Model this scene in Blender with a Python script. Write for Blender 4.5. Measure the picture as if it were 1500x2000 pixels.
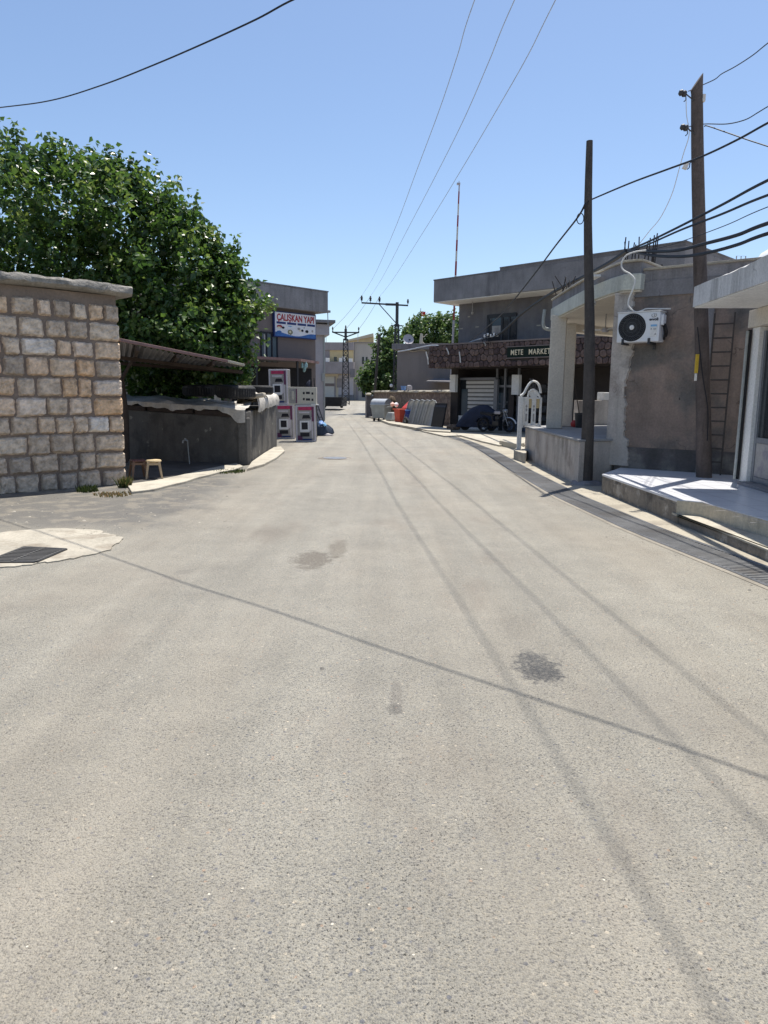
import bpy, bmesh, math, random
from mathutils import Vector, Matrix
R = math.radians
for o in list(bpy.data.objects): bpy.data.objects.remove(o)
SC = bpy.context.scene
COL = SC.collection
random.seed(7)

# ---------------------------------------------------------------- camera, sky, sun, exposure
CAM_H, FOC, PITCH, ROLL = 1.6, 1387.0, math.atan(228/1387), R(0.6)
fwd = Vector((0, math.cos(PITCH), -math.sin(PITCH))); up0 = Vector((0, math.sin(PITCH), math.cos(PITCH)))
rgt = math.cos(ROLL)*Vector((1, 0, 0)) + math.sin(ROLL)*up0
upv = -math.sin(ROLL)*Vector((1, 0, 0)) + math.cos(ROLL)*up0
cd = bpy.data.cameras.new('camera'); cam = bpy.data.objects.new('camera', cd); COL.objects.link(cam)
cam.matrix_world = Matrix((( rgt.x, upv.x, -fwd.x, 0), (rgt.y, upv.y, -fwd.y, 0), (rgt.z, upv.z, -fwd.z, CAM_H), (0, 0, 0, 1)))
cd.sensor_fit = 'HORIZONTAL'; cd.sensor_width = 36; cd.lens = 36*FOC/1500; cd.clip_start = .05; cd.clip_end = 3000
SC.camera = cam
SUN_EL, SUN_AZ = R(72), R(28)                      # azimuth from +Y towards +X
SUND = Vector((math.cos(SUN_EL)*math.sin(SUN_AZ), math.cos(SUN_EL)*math.cos(SUN_AZ), math.sin(SUN_EL)))
w = bpy.data.worlds.new('World'); SC.world = w; w.use_nodes = True
nt = w.node_tree; sky = nt.nodes.new('ShaderNodeTexSky'); sky.sky_type = 'NISHITA'; sky.sun_disc = False
sky.sun_elevation = SUN_EL; sky.sun_rotation = SUN_AZ; sky.altitude = 400; sky.air_density = 1.0; sky.dust_density = 1.0; sky.ozone_density = 2.6
bg = nt.nodes['Background']; bg.inputs[1].default_value = 0.122
nt.links.new(sky.outputs[0], bg.inputs[0])
ld = bpy.data.lights.new('sun', 'SUN'); ld.energy = 5.0; ld.angle = R(.55); ld.color = (1, .95, .87)
sun = bpy.data.objects.new('sun', ld); COL.objects.link(sun)
sun.rotation_euler = (-SUND).to_track_quat('-Z', 'Y').to_euler()
sun.location = (0, 0, 60)
vs = SC.view_settings; vs.view_transform = 'Standard'; vs.look = 'None'; vs.gamma = 1; vs.exposure = 0.45
SC.cycles.max_bounces = 8; SC.cycles.transparent_max_bounces = 8

# ---------------------------------------------------------------- sighting helpers (surveyed positions)
CAMP = Vector((0, 0, CAM_H))
def ray(px, py): return fwd*FOC + rgt*(px-750) + upv*(1000-py)
def G(px, py, z=0.0):
    d = ray(px, py); return CAMP + d*((z-CAM_H)/d.z)
def P(px, py, Y):
    d = ray(px, py); return CAMP + d*(Y/d.y)
class Frame:
    """vertical frame: local x along the facade, y away from the road, z up"""
    def __init__(s, o, deg): s.o = Vector((o[0], o[1], o[2] if len(o) > 2 else 0)); s.a = R(deg); s.c, s.s = math.cos(s.a), math.sin(s.a)
    def loc(s, p): d = Vector(p)-s.o; return Vector((d.x*s.c+d.y*s.s, -d.x*s.s+d.y*s.c, d.z))
    def world(s, x, y, z=0): return s.o + Vector((x*s.c-y*s.s, x*s.s+y*s.c, z))
    def at(s, px, py, y=0.0):
        d = ray(px, py); dl = -d.x*s.s+d.y*s.c; q = CAMP-s.o; ql = -q.x*s.s+q.y*s.c
        p = s.loc(CAMP + d*((y-ql)/dl)); return p.x, p.z

# ---------------------------------------------------------------- materials
def mat(name, col, rough=.85, var=.18, scale=1.5, fine=.12, fscale=30, streak=0, sscale=2.5, bump=.25, bscale=45, col2=None, c2scale=1.2, c2lo=.5, c2hi=.62, metal=0, spec=.3, bdist=.02, speck=None, crack=None, blot=None):
    m = bpy.data.materials.new(name); m.use_nodes = True; n = m.node_tree.nodes; L = m.node_tree.links
    b = n['Principled BSDF']; b.inputs['Roughness'].default_value = rough; b.inputs['Metallic'].default_value = metal
    b.inputs['Specular IOR Level'].default_value = spec
    tc = n.new('ShaderNodeTexCoord'); co = tc.outputs['Object']
    def noise(sc, det=4, vec=None, ro=.6):
        t = n.new('ShaderNodeTexNoise'); t.inputs['Scale'].default_value = sc; t.inputs['Detail'].default_value = det; t.inputs['Roughness'].default_value = ro
        L.new(vec or co, t.inputs['Vector']); return t.outputs['Fac']
    def rng(f, a, bb, lo, hi):
        r = n.new('ShaderNodeMapRange'); r.inputs[1].default_value = a; r.inputs[2].default_value = bb; r.inputs[3].default_value = lo; r.inputs[4].default_value = hi
        L.new(f, r.inputs[0]); return r.outputs[0]
    def mixc(f, a, bb):
        x = n.new('ShaderNodeMix'); x.data_type = 'RGBA'
        for k, v in ((0, f), (6, a), (7, bb)):
            if hasattr(v, 'node'): L.new(v, x.inputs[k])
            else: x.inputs[k].default_value = v if k == 0 else (*v, 1)
        return x.outputs[2]
    def mul(a, bb):
        x = n.new('ShaderNodeMath'); x.operation = 'MULTIPLY'; L.new(a, x.inputs[0]); L.new(bb, x.inputs[1]); return x.outputs[0]
    c = None
    if col2: c = mixc(rng(noise(c2scale, 5), c2lo, c2hi, 0, 1), col, col2)
    v = rng(noise(scale, 5), .3, .7, 1-var, 1+var)
    if fine: v = mul(v, rng(noise(fscale, 3), .3, .7, 1-fine, 1+fine))
    if streak:
        mp = n.new('ShaderNodeMapping'); mp.inputs['Scale'].default_value = (sscale, sscale, sscale*.14); L.new(co, mp.inputs[0])
        sn = n.new('ShaderNodeTexNoise'); sn.inputs['Scale'].default_value = 1; sn.inputs['Detail'].default_value = 6; sn.inputs['Roughness'].default_value = .68; sn.inputs['Distortion'].default_value = .5; L.new(mp.outputs[0], sn.inputs['Vector'])
        pat = rng(noise(.7, 3), .38, .62, .25, 1); st_ = mul(rng(sn.outputs['Fac'], .45, .72, 0, streak), pat)
        inv = n.new('ShaderNodeMath'); inv.operation = 'SUBTRACT'; inv.inputs[0].default_value = 1; L.new(st_, inv.inputs[1]); v = mul(v, inv.outputs[0])
    vm = n.new('ShaderNodeVectorMath'); vm.operation = 'SCALE'
    if c is None: vm.inputs[0].default_value = col
    else: L.new(c, vm.inputs[0])
    L.new(v, vm.inputs['Scale']); out = vm.outputs[0]
    if speck:
        out = mixc(rng(noise(speck[1], 2), speck[2], speck[2]+.05, 0, 1), out, speck[0])
    if crack:
        cn = n.new('ShaderNodeTexNoise'); cn.inputs['Scale'].default_value = crack[0]*2.2; cn.inputs['Detail'].default_value = 5; L.new(co, cn.inputs['Vector'])
        cs = n.new('ShaderNodeVectorMath'); cs.operation = 'SCALE'; cs.inputs['Scale'].default_value = .75/crack[0]; L.new(cn.outputs['Color'], cs.inputs[0])
        ca_ = n.new('ShaderNodeVectorMath'); L.new(co, ca_.inputs[0]); L.new(cs.outputs[0], ca_.inputs[1])
        cv = n.new('ShaderNodeTexVoronoi'); cv.feature = 'DISTANCE_TO_EDGE'; cv.inputs['Scale'].default_value = crack[0]; L.new(ca_.outputs[0], cv.inputs['Vector'])
        cm = mul(rng(cv.outputs['Distance'], .0, crack[0]*.011, crack[1], 0), rng(noise(crack[0]*.9, 3), .48, .56, 0, 1))
        out = mixc(cm, out, tuple(x*.28 for x in col))
    if blot:
        out = mixc(mul(rng(noise(blot[1], 6, ro=.7), .56, .66, 0, .8), rng(noise(blot[1]*7, 3), .35, .6, .5, 1)), out, blot[0])
    L.new(out, b.inputs['Base Color'])
    if bump:
        bp = n.new('ShaderNodeBump'); bp.inputs['Strength'].default_value = bump; bp.inputs['Distance'].default_value = bdist
        L.new(noise(bscale, 5), bp.inputs['Height']); L.new(bp.outputs[0], b.inputs['Normal'])
    m['mixc'] = 0
    return m
def tone_mat(name, stops, rough=.85, fine=.25, fscale=14, bump=.4, bscale=22, spec=.25, bdist=.02, attr='tone', transl=0, pal=None):
    """colour of each leaf or stone from a per-face number"""
    m = bpy.data.materials.new(name); m.use_nodes = True; n = m.node_tree.nodes; L = m.node_tree.links; b = n['Principled BSDF']
    b.inputs['Roughness'].default_value = rough; b.inputs['Specular IOR Level'].default_value = spec
    a = n.new('ShaderNodeAttribute'); a.attribute_name = attr
    r = n.new('ShaderNodeValToRGB'); e = r.color_ramp.elements
    while len(e) < len(stops): e.new(.5)
    for i, (p, c) in enumerate(stops): e[i].position = p; e[i].color = (*c, 1)
    L.new(a.outputs['Fac'], r.inputs[0]); out = r.outputs[0]
    if fine:
        tc = n.new('ShaderNodeTexCoord'); t = n.new('ShaderNodeTexNoise'); t.inputs['Scale'].default_value = fscale; t.inputs['Detail'].default_value = 5; t.inputs['Roughness'].default_value = .65
        L.new(tc.outputs['Object'], t.inputs['Vector'])
        mr = n.new('ShaderNodeMapRange'); mr.inputs[1].default_value = .3; mr.inputs[2].default_value = .7; mr.inputs[3].default_value = 1-fine; mr.inputs[4].default_value = 1+fine
        L.new(t.outputs['Fac'], mr.inputs[0]); vm = n.new('ShaderNodeVectorMath'); vm.operation = 'SCALE'; L.new(out, vm.inputs[0]); L.new(mr.outputs[0], vm.inputs['Scale']); out = vm.outputs[0]
        if bump:
            bp = n.new('ShaderNodeBump'); bp.inputs['Strength'].default_value = bump; bp.inputs['Distance'].default_value = bdist
            L.new(t.outputs['Fac'], bp.inputs['Height']); L.new(bp.outputs[0], b.inputs['Normal'])
    L.new(out, b.inputs['Base Color'])
    if transl:
        tr = n.new('ShaderNodeBsdfTranslucent'); hs = n.new('ShaderNodeHueSaturation'); hs.inputs['Value'].default_value = 1.7; hs.inputs['Saturation'].default_value = 1.1; hs.inputs['Hue'].default_value = .485
        L.new(out, hs.inputs['Color']); L.new(hs.outputs[0], tr.inputs[0])
        mx = n.new('ShaderNodeMixShader'); mx.inputs[0].default_value = transl
        L.new(b.outputs[0], mx.inputs[1]); L.new(tr.outputs[0], mx.inputs[2]); L.new(mx.outputs[0], n['Material Output'].inputs[0])
    return m
def glass(name, col=(.03, .035, .04), rough=.08):
    m = mat(name, col, rough, var=.25, scale=.8, fine=0, bump=.02, bscale=3, spec=.5); return m

MT = {}
MT['conc_light'] = mat('pale_concrete', (.44, .405, .33), var=.16, scale=.9, col2=(.34, .305, .25), c2scale=2.2, bump=.3, bscale=60)
MT['conc_grey'] = mat('grey_concrete', (.25, .24, .245), var=.22, scale=1.1, streak=.5, sscale=3, bump=.45, bscale=35, crack=(.5, .6))
MT['conc_dark'] = mat('dark_concrete', (.215, .208, .215), var=.25, scale=.9, streak=.5, crack=(.45, .75), bump=.35, bscale=30)
MT['plaster_slate'] = mat('slate_plaster', (.17, .163, .168), var=.25, crack=(.4, .5), scale=.8, streak=.3, bump=.5, bscale=25, col2=(.16, .155, .17), c2scale=1.5)
MT['plaster_brown'] = mat('brown_plaster', (.275, .212, .175), var=.24, scale=1.3, streak=.4, sscale=2, bump=.7, bscale=22, col2=(.15, .138, .126), c2scale=1.1, c2lo=.46, c2hi=.6, speck=((.06, .05, .045), 9, .74), crack=(.75, .8), blot=((.12, .105, .095), .9))
MT['plaster_base'] = mat('bitumen_band', (.115, .105, .10), var=.3, scale=2, streak=.3, bump=.6, bscale=25, col2=(.17, .155, .14), c2scale=2)
MT['plaster_mauve'] = mat('mauve_plaster', (.20, .165, .155), var=.1, scale=.7, streak=.15, bump=.3)
MT['cream'] = mat('cream_paint', (.62, .57, .49), var=.08, scale=1.2, streak=.14, bump=.15)
MT['cream_stain'] = mat('stained_cream_render', (.50, .455, .41), var=.18, scale=1.4, streak=.5, sscale=4.5, bump=.4, bscale=30, crack=(.9, .6), blot=((.22, .20, .18), 1.1), col2=(.40, .35, .31), c2scale=1.6)
MT['lime_edge'] = mat('greenish_lime_render', (.52, .53, .47), var=.12, scale=1.6, streak=.3, sscale=5, bump=.3)
MT['white_paint'] = mat('white_paint', (.74, .73, .70), var=.07, scale=1.5, streak=.12, bump=.1)
MT['white_plain'] = mat('white_enamel', (.72, .73, .74), rough=.45, var=.04, fine=.03, bump=0, spec=.5)
MT['white_stain'] = mat('streaked_white_fascia', (.58, .575, .57), var=.14, crack=(.7, .5), scale=1.3, streak=.62, sscale=4, bump=.35, bscale=35)
MT['tile'] = mat('pale_floor_tile', (.62, .63, .66), rough=.32, var=.06, scale=2, fine=.04, bump=.05, bscale=12, spec=.5)
MT['sand_block'] = mat('sandy_block', (.56, .49, .37), var=.15, scale=2.5, streak=.5, sscale=9, bump=.4)
MT['soil_block'] = mat('weathered_concrete_riser', (.22, .195, .165), var=.3, crack=(1.2, .8), blot=((.09, .08, .07), 1.6), scale=2.5, streak=.3, sscale=5, bump=.6, bscale=30, col2=(.36, .33, .29), c2scale=4, c2lo=.56, c2hi=.64)
MT['black'] = mat('black_rubber', (.018, .018, .02), rough=.75, var=.2, scale=4, bump=.2, spec=.35)
MT['tyre_dust'] = mat('dusty_tyre', (.035, .035, .036), rough=.8, var=.3, scale=4, bump=.3, col2=(.15, .14, .13), c2scale=3, c2lo=.55, c2hi=.7)
MT['dark_metal'] = mat('dark_metal', (.035, .036, .04), rough=.5, var=.2, scale=3, bump=.1, spec=.4)
MT['grate'] = mat('grating_steel', (.155, .155, .155), rough=.6, var=.25, scale=3, bump=.2, spec=.4, col2=(.10, .095, .09), c2scale=1.5)
MT['galv'] = mat('galvanised_steel', (.42, .44, .46), rough=.42, var=.12, scale=5, fine=.08, bump=.12, bscale=8, metal=.45, spec=.5)
MT['galv_dull'] = mat('dull_zinc', (.36, .38, .37), rough=.6, var=.14, scale=3, streak=.25, bump=.15, metal=.2)
MT['wood_dark'] = mat('tarred_wood', (.075, .066, .06), rough=.85, var=.25, scale=3, streak=.45, sscale=14, bump=.5, bscale=30)
MT['wood_grey'] = mat('weathered_wood', (.105, .085, .077), rough=.9, var=.22, scale=3, streak=.5, sscale=16, bump=.5, bscale=30)
MT['wood_plank'] = mat('dark_plank', (.06, .045, .038), rough=.9, var=.3, scale=3, bump=.4)
MT['red_trim'] = mat('rusty_red_trim', (.22, .135, .125), rough=.7, var=.2, scale=4, bump=.2)
MT['sheet'] = mat('weathered_sheet_metal', (.22, .215, .22), rough=.55, var=.2, scale=2, streak=.3, bump=.2, spec=.4, metal=.2)
MT['tarp'] = mat('pale_tarpaulin', (.52, .49, .44), rough=.75, var=.22, scale=3, streak=.4, sscale=9, bump=.5, bscale=14, bdist=.03)
MT['tarp_grey'] = mat('grey_tarpaulin', (.40, .39, .38), rough=.75, var=.16, scale=3, bump=.5, bscale=14, bdist=.03)
MT['navy'] = mat('dark_navy_cover', (.022, .026, .045), rough=.55, var=.25, scale=3, bump=.5, bscale=9, bdist=.04)
MT['navy_rag'] = mat('navy_sacking', (.03, .045, .075), rough=.8, var=.3, scale=5, bump=.5, bscale=12)
MT['blue'] = mat('faded_blue_plastic', (.13, .26, .55), rough=.5, var=.12, scale=4, bump=.1)
MT['blue_deep'] = mat('deep_blue_plastic', (.03, .05, .2), rough=.5, var=.15, scale=4, bump=.1)
MT['orange'] = mat('orange_red_plastic', (.55, .09, .05), rough=.5, var=.12, scale=4, bump=.1)
MT['red'] = mat('red_paint', (.42, .045, .04), rough=.5, var=.15, scale=4, bump=.1)
MT['pink'] = mat('pale_pink_plastic', (.75, .50, .42), rough=.6, var=.1, bump=.1)
MT['stool_tan'] = mat('tan_plastic', (.42, .31, .19), rough=.5, var=.08, fine=.05, bump=.05, spec=.4)
MT['stool_tan_top'] = mat('light_tan_plastic', (.62, .48, .28), rough=.45, var=.08, fine=.05, bump=.05, spec=.4)
MT['stool_brown'] = mat('brown_plastic', (.20, .115, .07), rough=.5, var=.08, fine=.05, bump=.05, spec=.4)
MT['stool_maroon'] = mat('maroon_plastic', (.13, .055, .05), rough=.5, var=.1, bump=.05, spec=.4)
MT['carton'] = mat('pale_carton', (.56, .53, .46), rough=.85, var=.07, scale=2, bump=.1)
MT['carton_side'] = mat('grey_carton_side', (.20, .19, .18), rough=.85, var=.1, scale=2, bump=.1)
MT['p_lilac'] = mat('print_lilac', (.60, .57, .62), rough=.6, var=.1, scale=4, bump=0)
MT['p_grey'] = mat('print_grey', (.36, .345, .33), rough=.6, var=.25, scale=3, bump=0, col2=(.22, .21, .23), c2scale=3)
MT['p_magenta'] = mat('print_magenta', (.48, .05, .13), rough=.6, var=.2, scale=6, bump=0)
MT['p_plum'] = mat('print_plum', (.15, .05, .11), rough=.6, var=.2, scale=6, bump=0)
MT['p_black'] = mat('print_black', (.022, .021, .03), rough=.5, var=.2, scale=6, bump=0)
MT['p_white'] = mat('print_white', (.75, .75, .78), rough=.6, var=.04, bump=0)
MT['p_navy'] = mat('print_navy', (.03, .05, .17), rough=.5, var=.1, bump=0)
MT['p_blue'] = mat('print_blue', (.06, .16, .42), rough=.5, var=.2, scale=5, bump=0)
MT['p_red'] = mat('print_red', (.36, .035, .045), rough=.5, var=.1, bump=0)
MT['p_olive'] = mat('print_olive', (.22, .21, .12), rough=.5, var=.3, scale=9, bump=0)
MT['p_sky'] = mat('print_sky', (.20, .42, .66), rough=.5, var=.1, bump=0)
MT['cream_letter'] = mat('cream_letter', (.74, .66, .48), rough=.5, var=.05, bump=0)
MT['sign_green'] = mat('dark_green_board', (.006, .016, .012), rough=.8, var=.2, bump=0)
MT['yellow'] = mat('yellow_plate', (.62, .42, .05), rough=.5, var=.1, bump=0)
MT['yellow_wall'] = mat('ochre_wall', (.55, .44, .25), var=.1, scale=1, bump=.1)
MT['beige_far'] = mat('grey_beige_render', (.42, .39, .355), var=.1, scale=.7, streak=.15, bump=.15)
MT['mauve_far'] = mat('mauve_grey_render', (.27, .245, .25), var=.12, scale=.9, streak=.2, bump=.2)
MT['cream_far'] = mat('sand_render', (.55, .48, .36), var=.08, scale=.7, bump=.1)
MT['rose_far'] = mat('rose_render', (.46, .36, .34), var=.08, scale=.7, bump=.1)
MT['shutter'] = mat('roller_shutter', (.52, .505, .46), rough=.6, var=.05, scale=2, bump=.1)
MT['grey_house'] = mat('grey_render', (.225, .205, .195), var=.1, scale=.6, streak=.18, bump=.25)
MT['rubble'] = mat('rubble_masonry', (.16, .125, .105), var=.3, scale=3.5, bump=.9, bscale=7, bdist=.06, col2=(.27, .22, .19), c2scale=4, c2lo=.5, c2hi=.6)
MT['glass'] = glass('window_glass'); MT['glass_blue'] = glass('hazy_glass', (.07, .10, .12), .2)
MT['dark_in'] = mat('dark_interior', (.02, .02, .023), var=.3, scale=2, bump=0)
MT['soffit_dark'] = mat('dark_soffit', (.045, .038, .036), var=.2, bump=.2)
MT['alu'] = mat('grey_aluminium', (.25, .26, .28), rough=.45, var=.06, metal=.3, bump=.05)
MT['blind_w'] = mat('blind_slat', (.60, .58, .55), rough=.8, var=.06, scale=4, bump=.1)
MT['blind_d'] = mat('blind_mesh', (.17, .165, .155), rough=.9, var=.1, bump=.1)
MT['wire'] = mat('black_cable', (.014, .015, .02), rough=.6, var=.1, fine=0, bump=0)
MT['wire_grey'] = mat('grey_conductor', (.40, .44, .50), rough=.5, var=.1, fine=0, bump=0)
MT['wire_white'] = mat('white_cable', (.62, .61, .58), rough=.6, var=.1, fine=0, bump=0)
MT['porcelain'] = mat('porcelain', (.55, .52, .48), rough=.3, var=.1, bump=0, spec=.5)
MT['rust'] = mat('rebar_rust', (.03, .027, .028), rough=.9, var=.3, scale=6, bump=.1)
MT['dish'] = mat('grey_dish', (.42, .40, .42), rough=.6, var=.08, bump=.05)
MT['brick_pale'] = mat('pale_stone', (.5, .44, .35), var=.15, scale=6, bump=.3)
MT['manhole'] = mat('iron_cover', (.20, .21, .225), rough=.45, var=.2, scale=5, bump=.3, metal=.3, spec=.5)
MT['bark'] = mat('bark', (.10, .085, .07), var=.3, scale=3, streak=.4, sscale=10, bump=.8, bscale=20)
MT['ridge_dark'] = mat('engine_black', (.025, .025, .028), rough=.4, var=.3, scale=8, bump=.2, spec=.5)
MT['stone_wall'] = tone_mat('limestone_blocks', [(0, (.42, .345, .275)), (.22, (.57, .455, .345)), (.5, (.68, .56, .435)), (.72, (.66, .44, .265)), (.86, (.72, .62, .52)), (1, (.72, .665, .60))], fine=.42, fscale=11, bump=1.0, bscale=20, bdist=.03)
MT['mortar'] = mat('grey_mortar', (.235, .185, .15), var=.15, scale=3, bump=.4, bscale=40)
MT['fascia_stone'] = tone_mat('cladding_stones', [(0, (.075, .052, .052)), (.5, (.125, .088, .08)), (1, (.19, .135, .115))], fine=.45, fscale=9, bump=.7, bscale=20)
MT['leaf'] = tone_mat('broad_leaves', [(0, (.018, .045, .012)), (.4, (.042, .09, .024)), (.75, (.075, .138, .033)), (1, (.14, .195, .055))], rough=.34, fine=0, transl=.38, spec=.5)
MT['leaf_far'] = tone_mat('far_leaves', [(0, (.04, .075, .025)), (.55, (.065, .12, .035)), (1, (.12, .18, .06))], rough=.45, fine=0, transl=.32, spec=.4)
MT['grass'] = tone_mat('dry_weed_blades', [(0, (.03, .05, .015)), (.6, (.075, .095, .03)), (1, (.26, .19, .09))], rough=.6, fine=0, transl=.25)

# ---------------------------------------------------------------- mesh helpers
class MB:
    def __init__(s): s.v = []; s.f = []; s.t = []
    def add(s, vs, fs, tone=0.5):
        k = len(s.v); s.v += [tuple(p) for p in vs]; s.f += [tuple(i+k for i in f) for f in fs]; s.t += [tone]*len(fs); return s
    def box(s, x0, x1, y0, y1, z0, z1, tone=.5, M=None):
        vs = [Vector(p) for p in ((x0, y0, z0), (x1, y0, z0), (x1, y1, z0), (x0, y1, z0), (x0, y0, z1), (x1, y0, z1), (x1, y1, z1), (x0, y1, z1))]
        if M: vs = [M @ p for p in vs]
        return s.add(vs, [(3, 2, 1, 0), (4, 5, 6, 7), (0, 1, 5, 4), (1, 2, 6, 5), (2, 3, 7, 6), (3, 0, 4, 7)], tone)
    def hexa(s, b, t, tone=.5):
        return s.add(list(b)+list(t), [(3, 2, 1, 0), (4, 5, 6, 7), (0, 1, 5, 4), (1, 2, 6, 5), (2, 3, 7, 6), (3, 0, 4, 7)], tone)
    def prism(s, poly, z0, z1, tone=.5):
        a = sum(poly[i][0]*poly[(i+1) % len(poly)][1]-poly[(i+1) % len(poly)][0]*poly[i][1] for i in range(len(poly)))
        if a < 0: poly = poly[::-1]
        n = len(poly); vs = [(p[0], p[1], z0) for p in poly]+[(p[0], p[1], z1) for p in poly]
        return s.add(vs, [tuple(range(n-1, -1, -1)), tuple(range(n, 2*n))]+[(i, (i+1) % n, n+(i+1) % n, n+i) for i in range(n)], tone)
    def tube(s, pts, r, n=8, r2=None, tone=.5, caps=True):
        pts = [Vector(p) for p in pts]; N = len(pts); vs = []; ref = None
        for i, p in enumerate(pts):
            d = (pts[min(i+1, N-1)]-pts[max(i-1, 0)]).normalized()
            if ref is None: ref = Vector((0, 0, 1)) if abs(d.z) < .9 else Vector((1, 0, 0))
            a = (ref - d*ref.dot(d)).normalized(); b = d.cross(a); ref = a
            rr = r if r2 is None else r+(r2-r)*i/(N-1)
            vs += [p+a*rr*math.cos(2*math.pi*k/n)+b*rr*math.sin(2*math.pi*k/n) for k in range(n)]
        fs = [(i*n+k, i*n+(k+1) % n, (i+1)*n+(k+1) % n, (i+1)*n+k) for i in range(N-1) for k in range(n)]
        if caps: fs += [tuple(range(n-1, -1, -1)), tuple((N-1)*n+k for k in range(n))]
        return s.add(vs, fs, tone)
    def bar(s, a, b, w, h=None, tone=.5):
        a, b = Vector(a), Vector(b); h = h or w; d = (b-a).normalized(); ref = Vector((0, 0, 1)) if abs(d.z) < .95 else Vector((0, 1, 0))
        x = d.cross(ref).normalized(); y = x.cross(d)
        q = [x*sx*w/2+y*sy*h/2 for sx, sy in ((-1, -1), (1, -1), (1, 1), (-1, 1))]
        return s.add([a+p for p in q]+[b+p for p in q], [(0, 1, 2, 3), (7, 6, 5, 4), (1, 0, 4, 5), (2, 1, 5, 6), (3, 2, 6, 7), (0, 3, 7, 4)], tone)
    def lathe(s, prof, c=(0, 0, 0), n=24, axis='z', tone=.5, caps=True, a0=0, a1=2*math.pi):
        full = abs(a1-a0-2*math.pi) < 1e-6; m = n if full else n+1; vs = []
        for r, h in prof:
            for k in range(m):
                a = a0+(a1-a0)*k/n; p = (r*math.cos(a), r*math.sin(a), h)
                if axis == 'y': p = (p[0], -h, p[1])
                if axis == 'x': p = (h, p[0], p[1])
                vs.append(Vector(p)+Vector(c))
        fs = []
        for i in range(len(prof)-1):
            for k in range(n if full else n): fs.append((i*m+k, i*m+(k+1) % m, (i+1)*m+(k+1) % m, (i+1)*m+k))
        if caps and full:
            if prof[0][0] > 1e-5: fs.append(tuple(range(m-1, -1, -1)))
            if prof[-1][0] > 1e-5: fs.append(tuple((len(prof)-1)*m+k for k in range(m)))
        return s.add(vs, fs, tone)
    def mesh(s, name, bevel=0, smooth=False, tone=False):
        me = bpy.data.meshes.new(name); me.from_pydata(s.v, [], s.f)
        if tone:
            a = me.attributes.new('tone', 'FLOAT', 'FACE'); a.data.foreach_set('value', s.t)
        bm = bmesh.new(); bm.from_mesh(me)
        if not tone: bmesh.ops.recalc_face_normals(bm, faces=bm.faces)
        if bevel:
            es = [e for e in bm.edges if len(e.link_faces) == 2 and e.calc_face_angle(0) > .5 and e.calc_length() > bevel*2.5]
            bmesh.ops.bevel(bm, geom=es, offset=bevel, segments=2, affect='EDGES', profile=.6)
        bm.to_mesh(me); bm.free()
        if smooth:
            me.polygons.foreach_set('use_smooth', [True]*len(me.polygons))
            try: me.set_sharp_from_angle(angle=R(38))
            except Exception: pass
        return me
    def build(s, name, m, parent=None, bevel=0, smooth=False, tone=False, M=None):
        o = bpy.data.objects.new(name, s.mesh(name, bevel, smooth, tone)); o.data.materials.append(MT[m] if isinstance(m, str) else m)
        COL.objects.link(o)
        if parent: o.parent = parent
        if M is not None: o.matrix_local = M
        return o
def thing(name, label, cat, loc=(0, 0, 0), deg=0, group=None):
    o = bpy.data.objects.new(name, None); COL.objects.link(o); o.location = (loc[0], loc[1], loc[2] if len(loc) > 2 else 0); o.rotation_euler = (0, 0, R(deg)); o.empty_display_size = .2
    o['label'] = label; o['category'] = cat
    if group: o['group'] = group
    return o
def tag(o, label, cat, group=None):
    o['label'] = label; o['category'] = cat
    if group: o['group'] = group
    return o
def struct(o): o['kind'] = 'structure'; return o
def text(s, size, m, parent, x, y, z, name='lettering', ext=.008, bold=.0, sx=1.0, align='LEFT', space=1.0):
    c = bpy.data.curves.new(name, 'FONT'); c.body = s; c.size = size; c.extrude = ext; c.offset = bold; c.align_x = align; c.space_character = space; c.resolution_u = 3
    t = bpy.data.objects.new(name, c); COL.objects.link(t); bpy.context.view_layer.update()
    me = bpy.data.meshes.new_from_object(t.evaluated_get(bpy.context.evaluated_depsgraph_get()))
    bpy.data.objects.remove(t)
    me.transform(Matrix.Translation((x, y, z)) @ Matrix.Rotation(R(90), 4, 'X') @ Matrix.Diagonal((sx, 1, 1, 1)))
    o = bpy.data.objects.new(name, me); me.materials.clear(); me.materials.append(MT[m]); COL.objects.link(o); o.parent = parent; return o
def copy_tree(o, parent=None):
    c = o.copy(); COL.objects.link(c)
    if parent: c.parent = parent
    for ch in list(o.children): copy_tree(ch, c)
    return c
def catmull(pts, k=8):
    pts = [Vector(p) for p in pts]; out = []
    for i in range(len(pts)-1):
        p0, p1, p2, p3 = pts[max(i-1, 0)], pts[i], pts[i+1], pts[min(i+2, len(pts)-1)]
        for j in range(k):
            t = j/k; out.append(.5*((2*p1)+(p2-p0)*t+(2*p0-5*p1+4*p2-p3)*t*t+(3*p1-p0-3*p2+p3)*t**3))
    return out+[pts[-1]]
def jit(a): return random.uniform(-a, a)

# ---------------------------------------------------------------- ground, road
def gz(y): return 0 if y < 58 else min((y-58)*.032, 1.25)
def sheet(name, cols, m, dz=0):
    """strip mesh: list of rows (y, x0, x1) following the rise of the ground"""
    b = MB(); vs = []
    for y, x0, x1 in cols: vs += [(x0, y, gz(y)+dz), (x1, y, gz(y)+dz)]
    return struct(b.add(vs, [(2*i, 2*i+1, 2*i+3, 2*i+2) for i in range(len(cols)-1)]).build(name, m))
MT['ground'] = mat('dusty_ground', (.33, .29, .235), var=.15, scale=.4, col2=(.34, .31, .26), c2scale=.25, bump=.4, bscale=20)
sheet('ground', [(-200, -900, 900), (58, -900, 900), (98, -900, 900), (1500, -900, 900)], 'ground', -.012)

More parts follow.
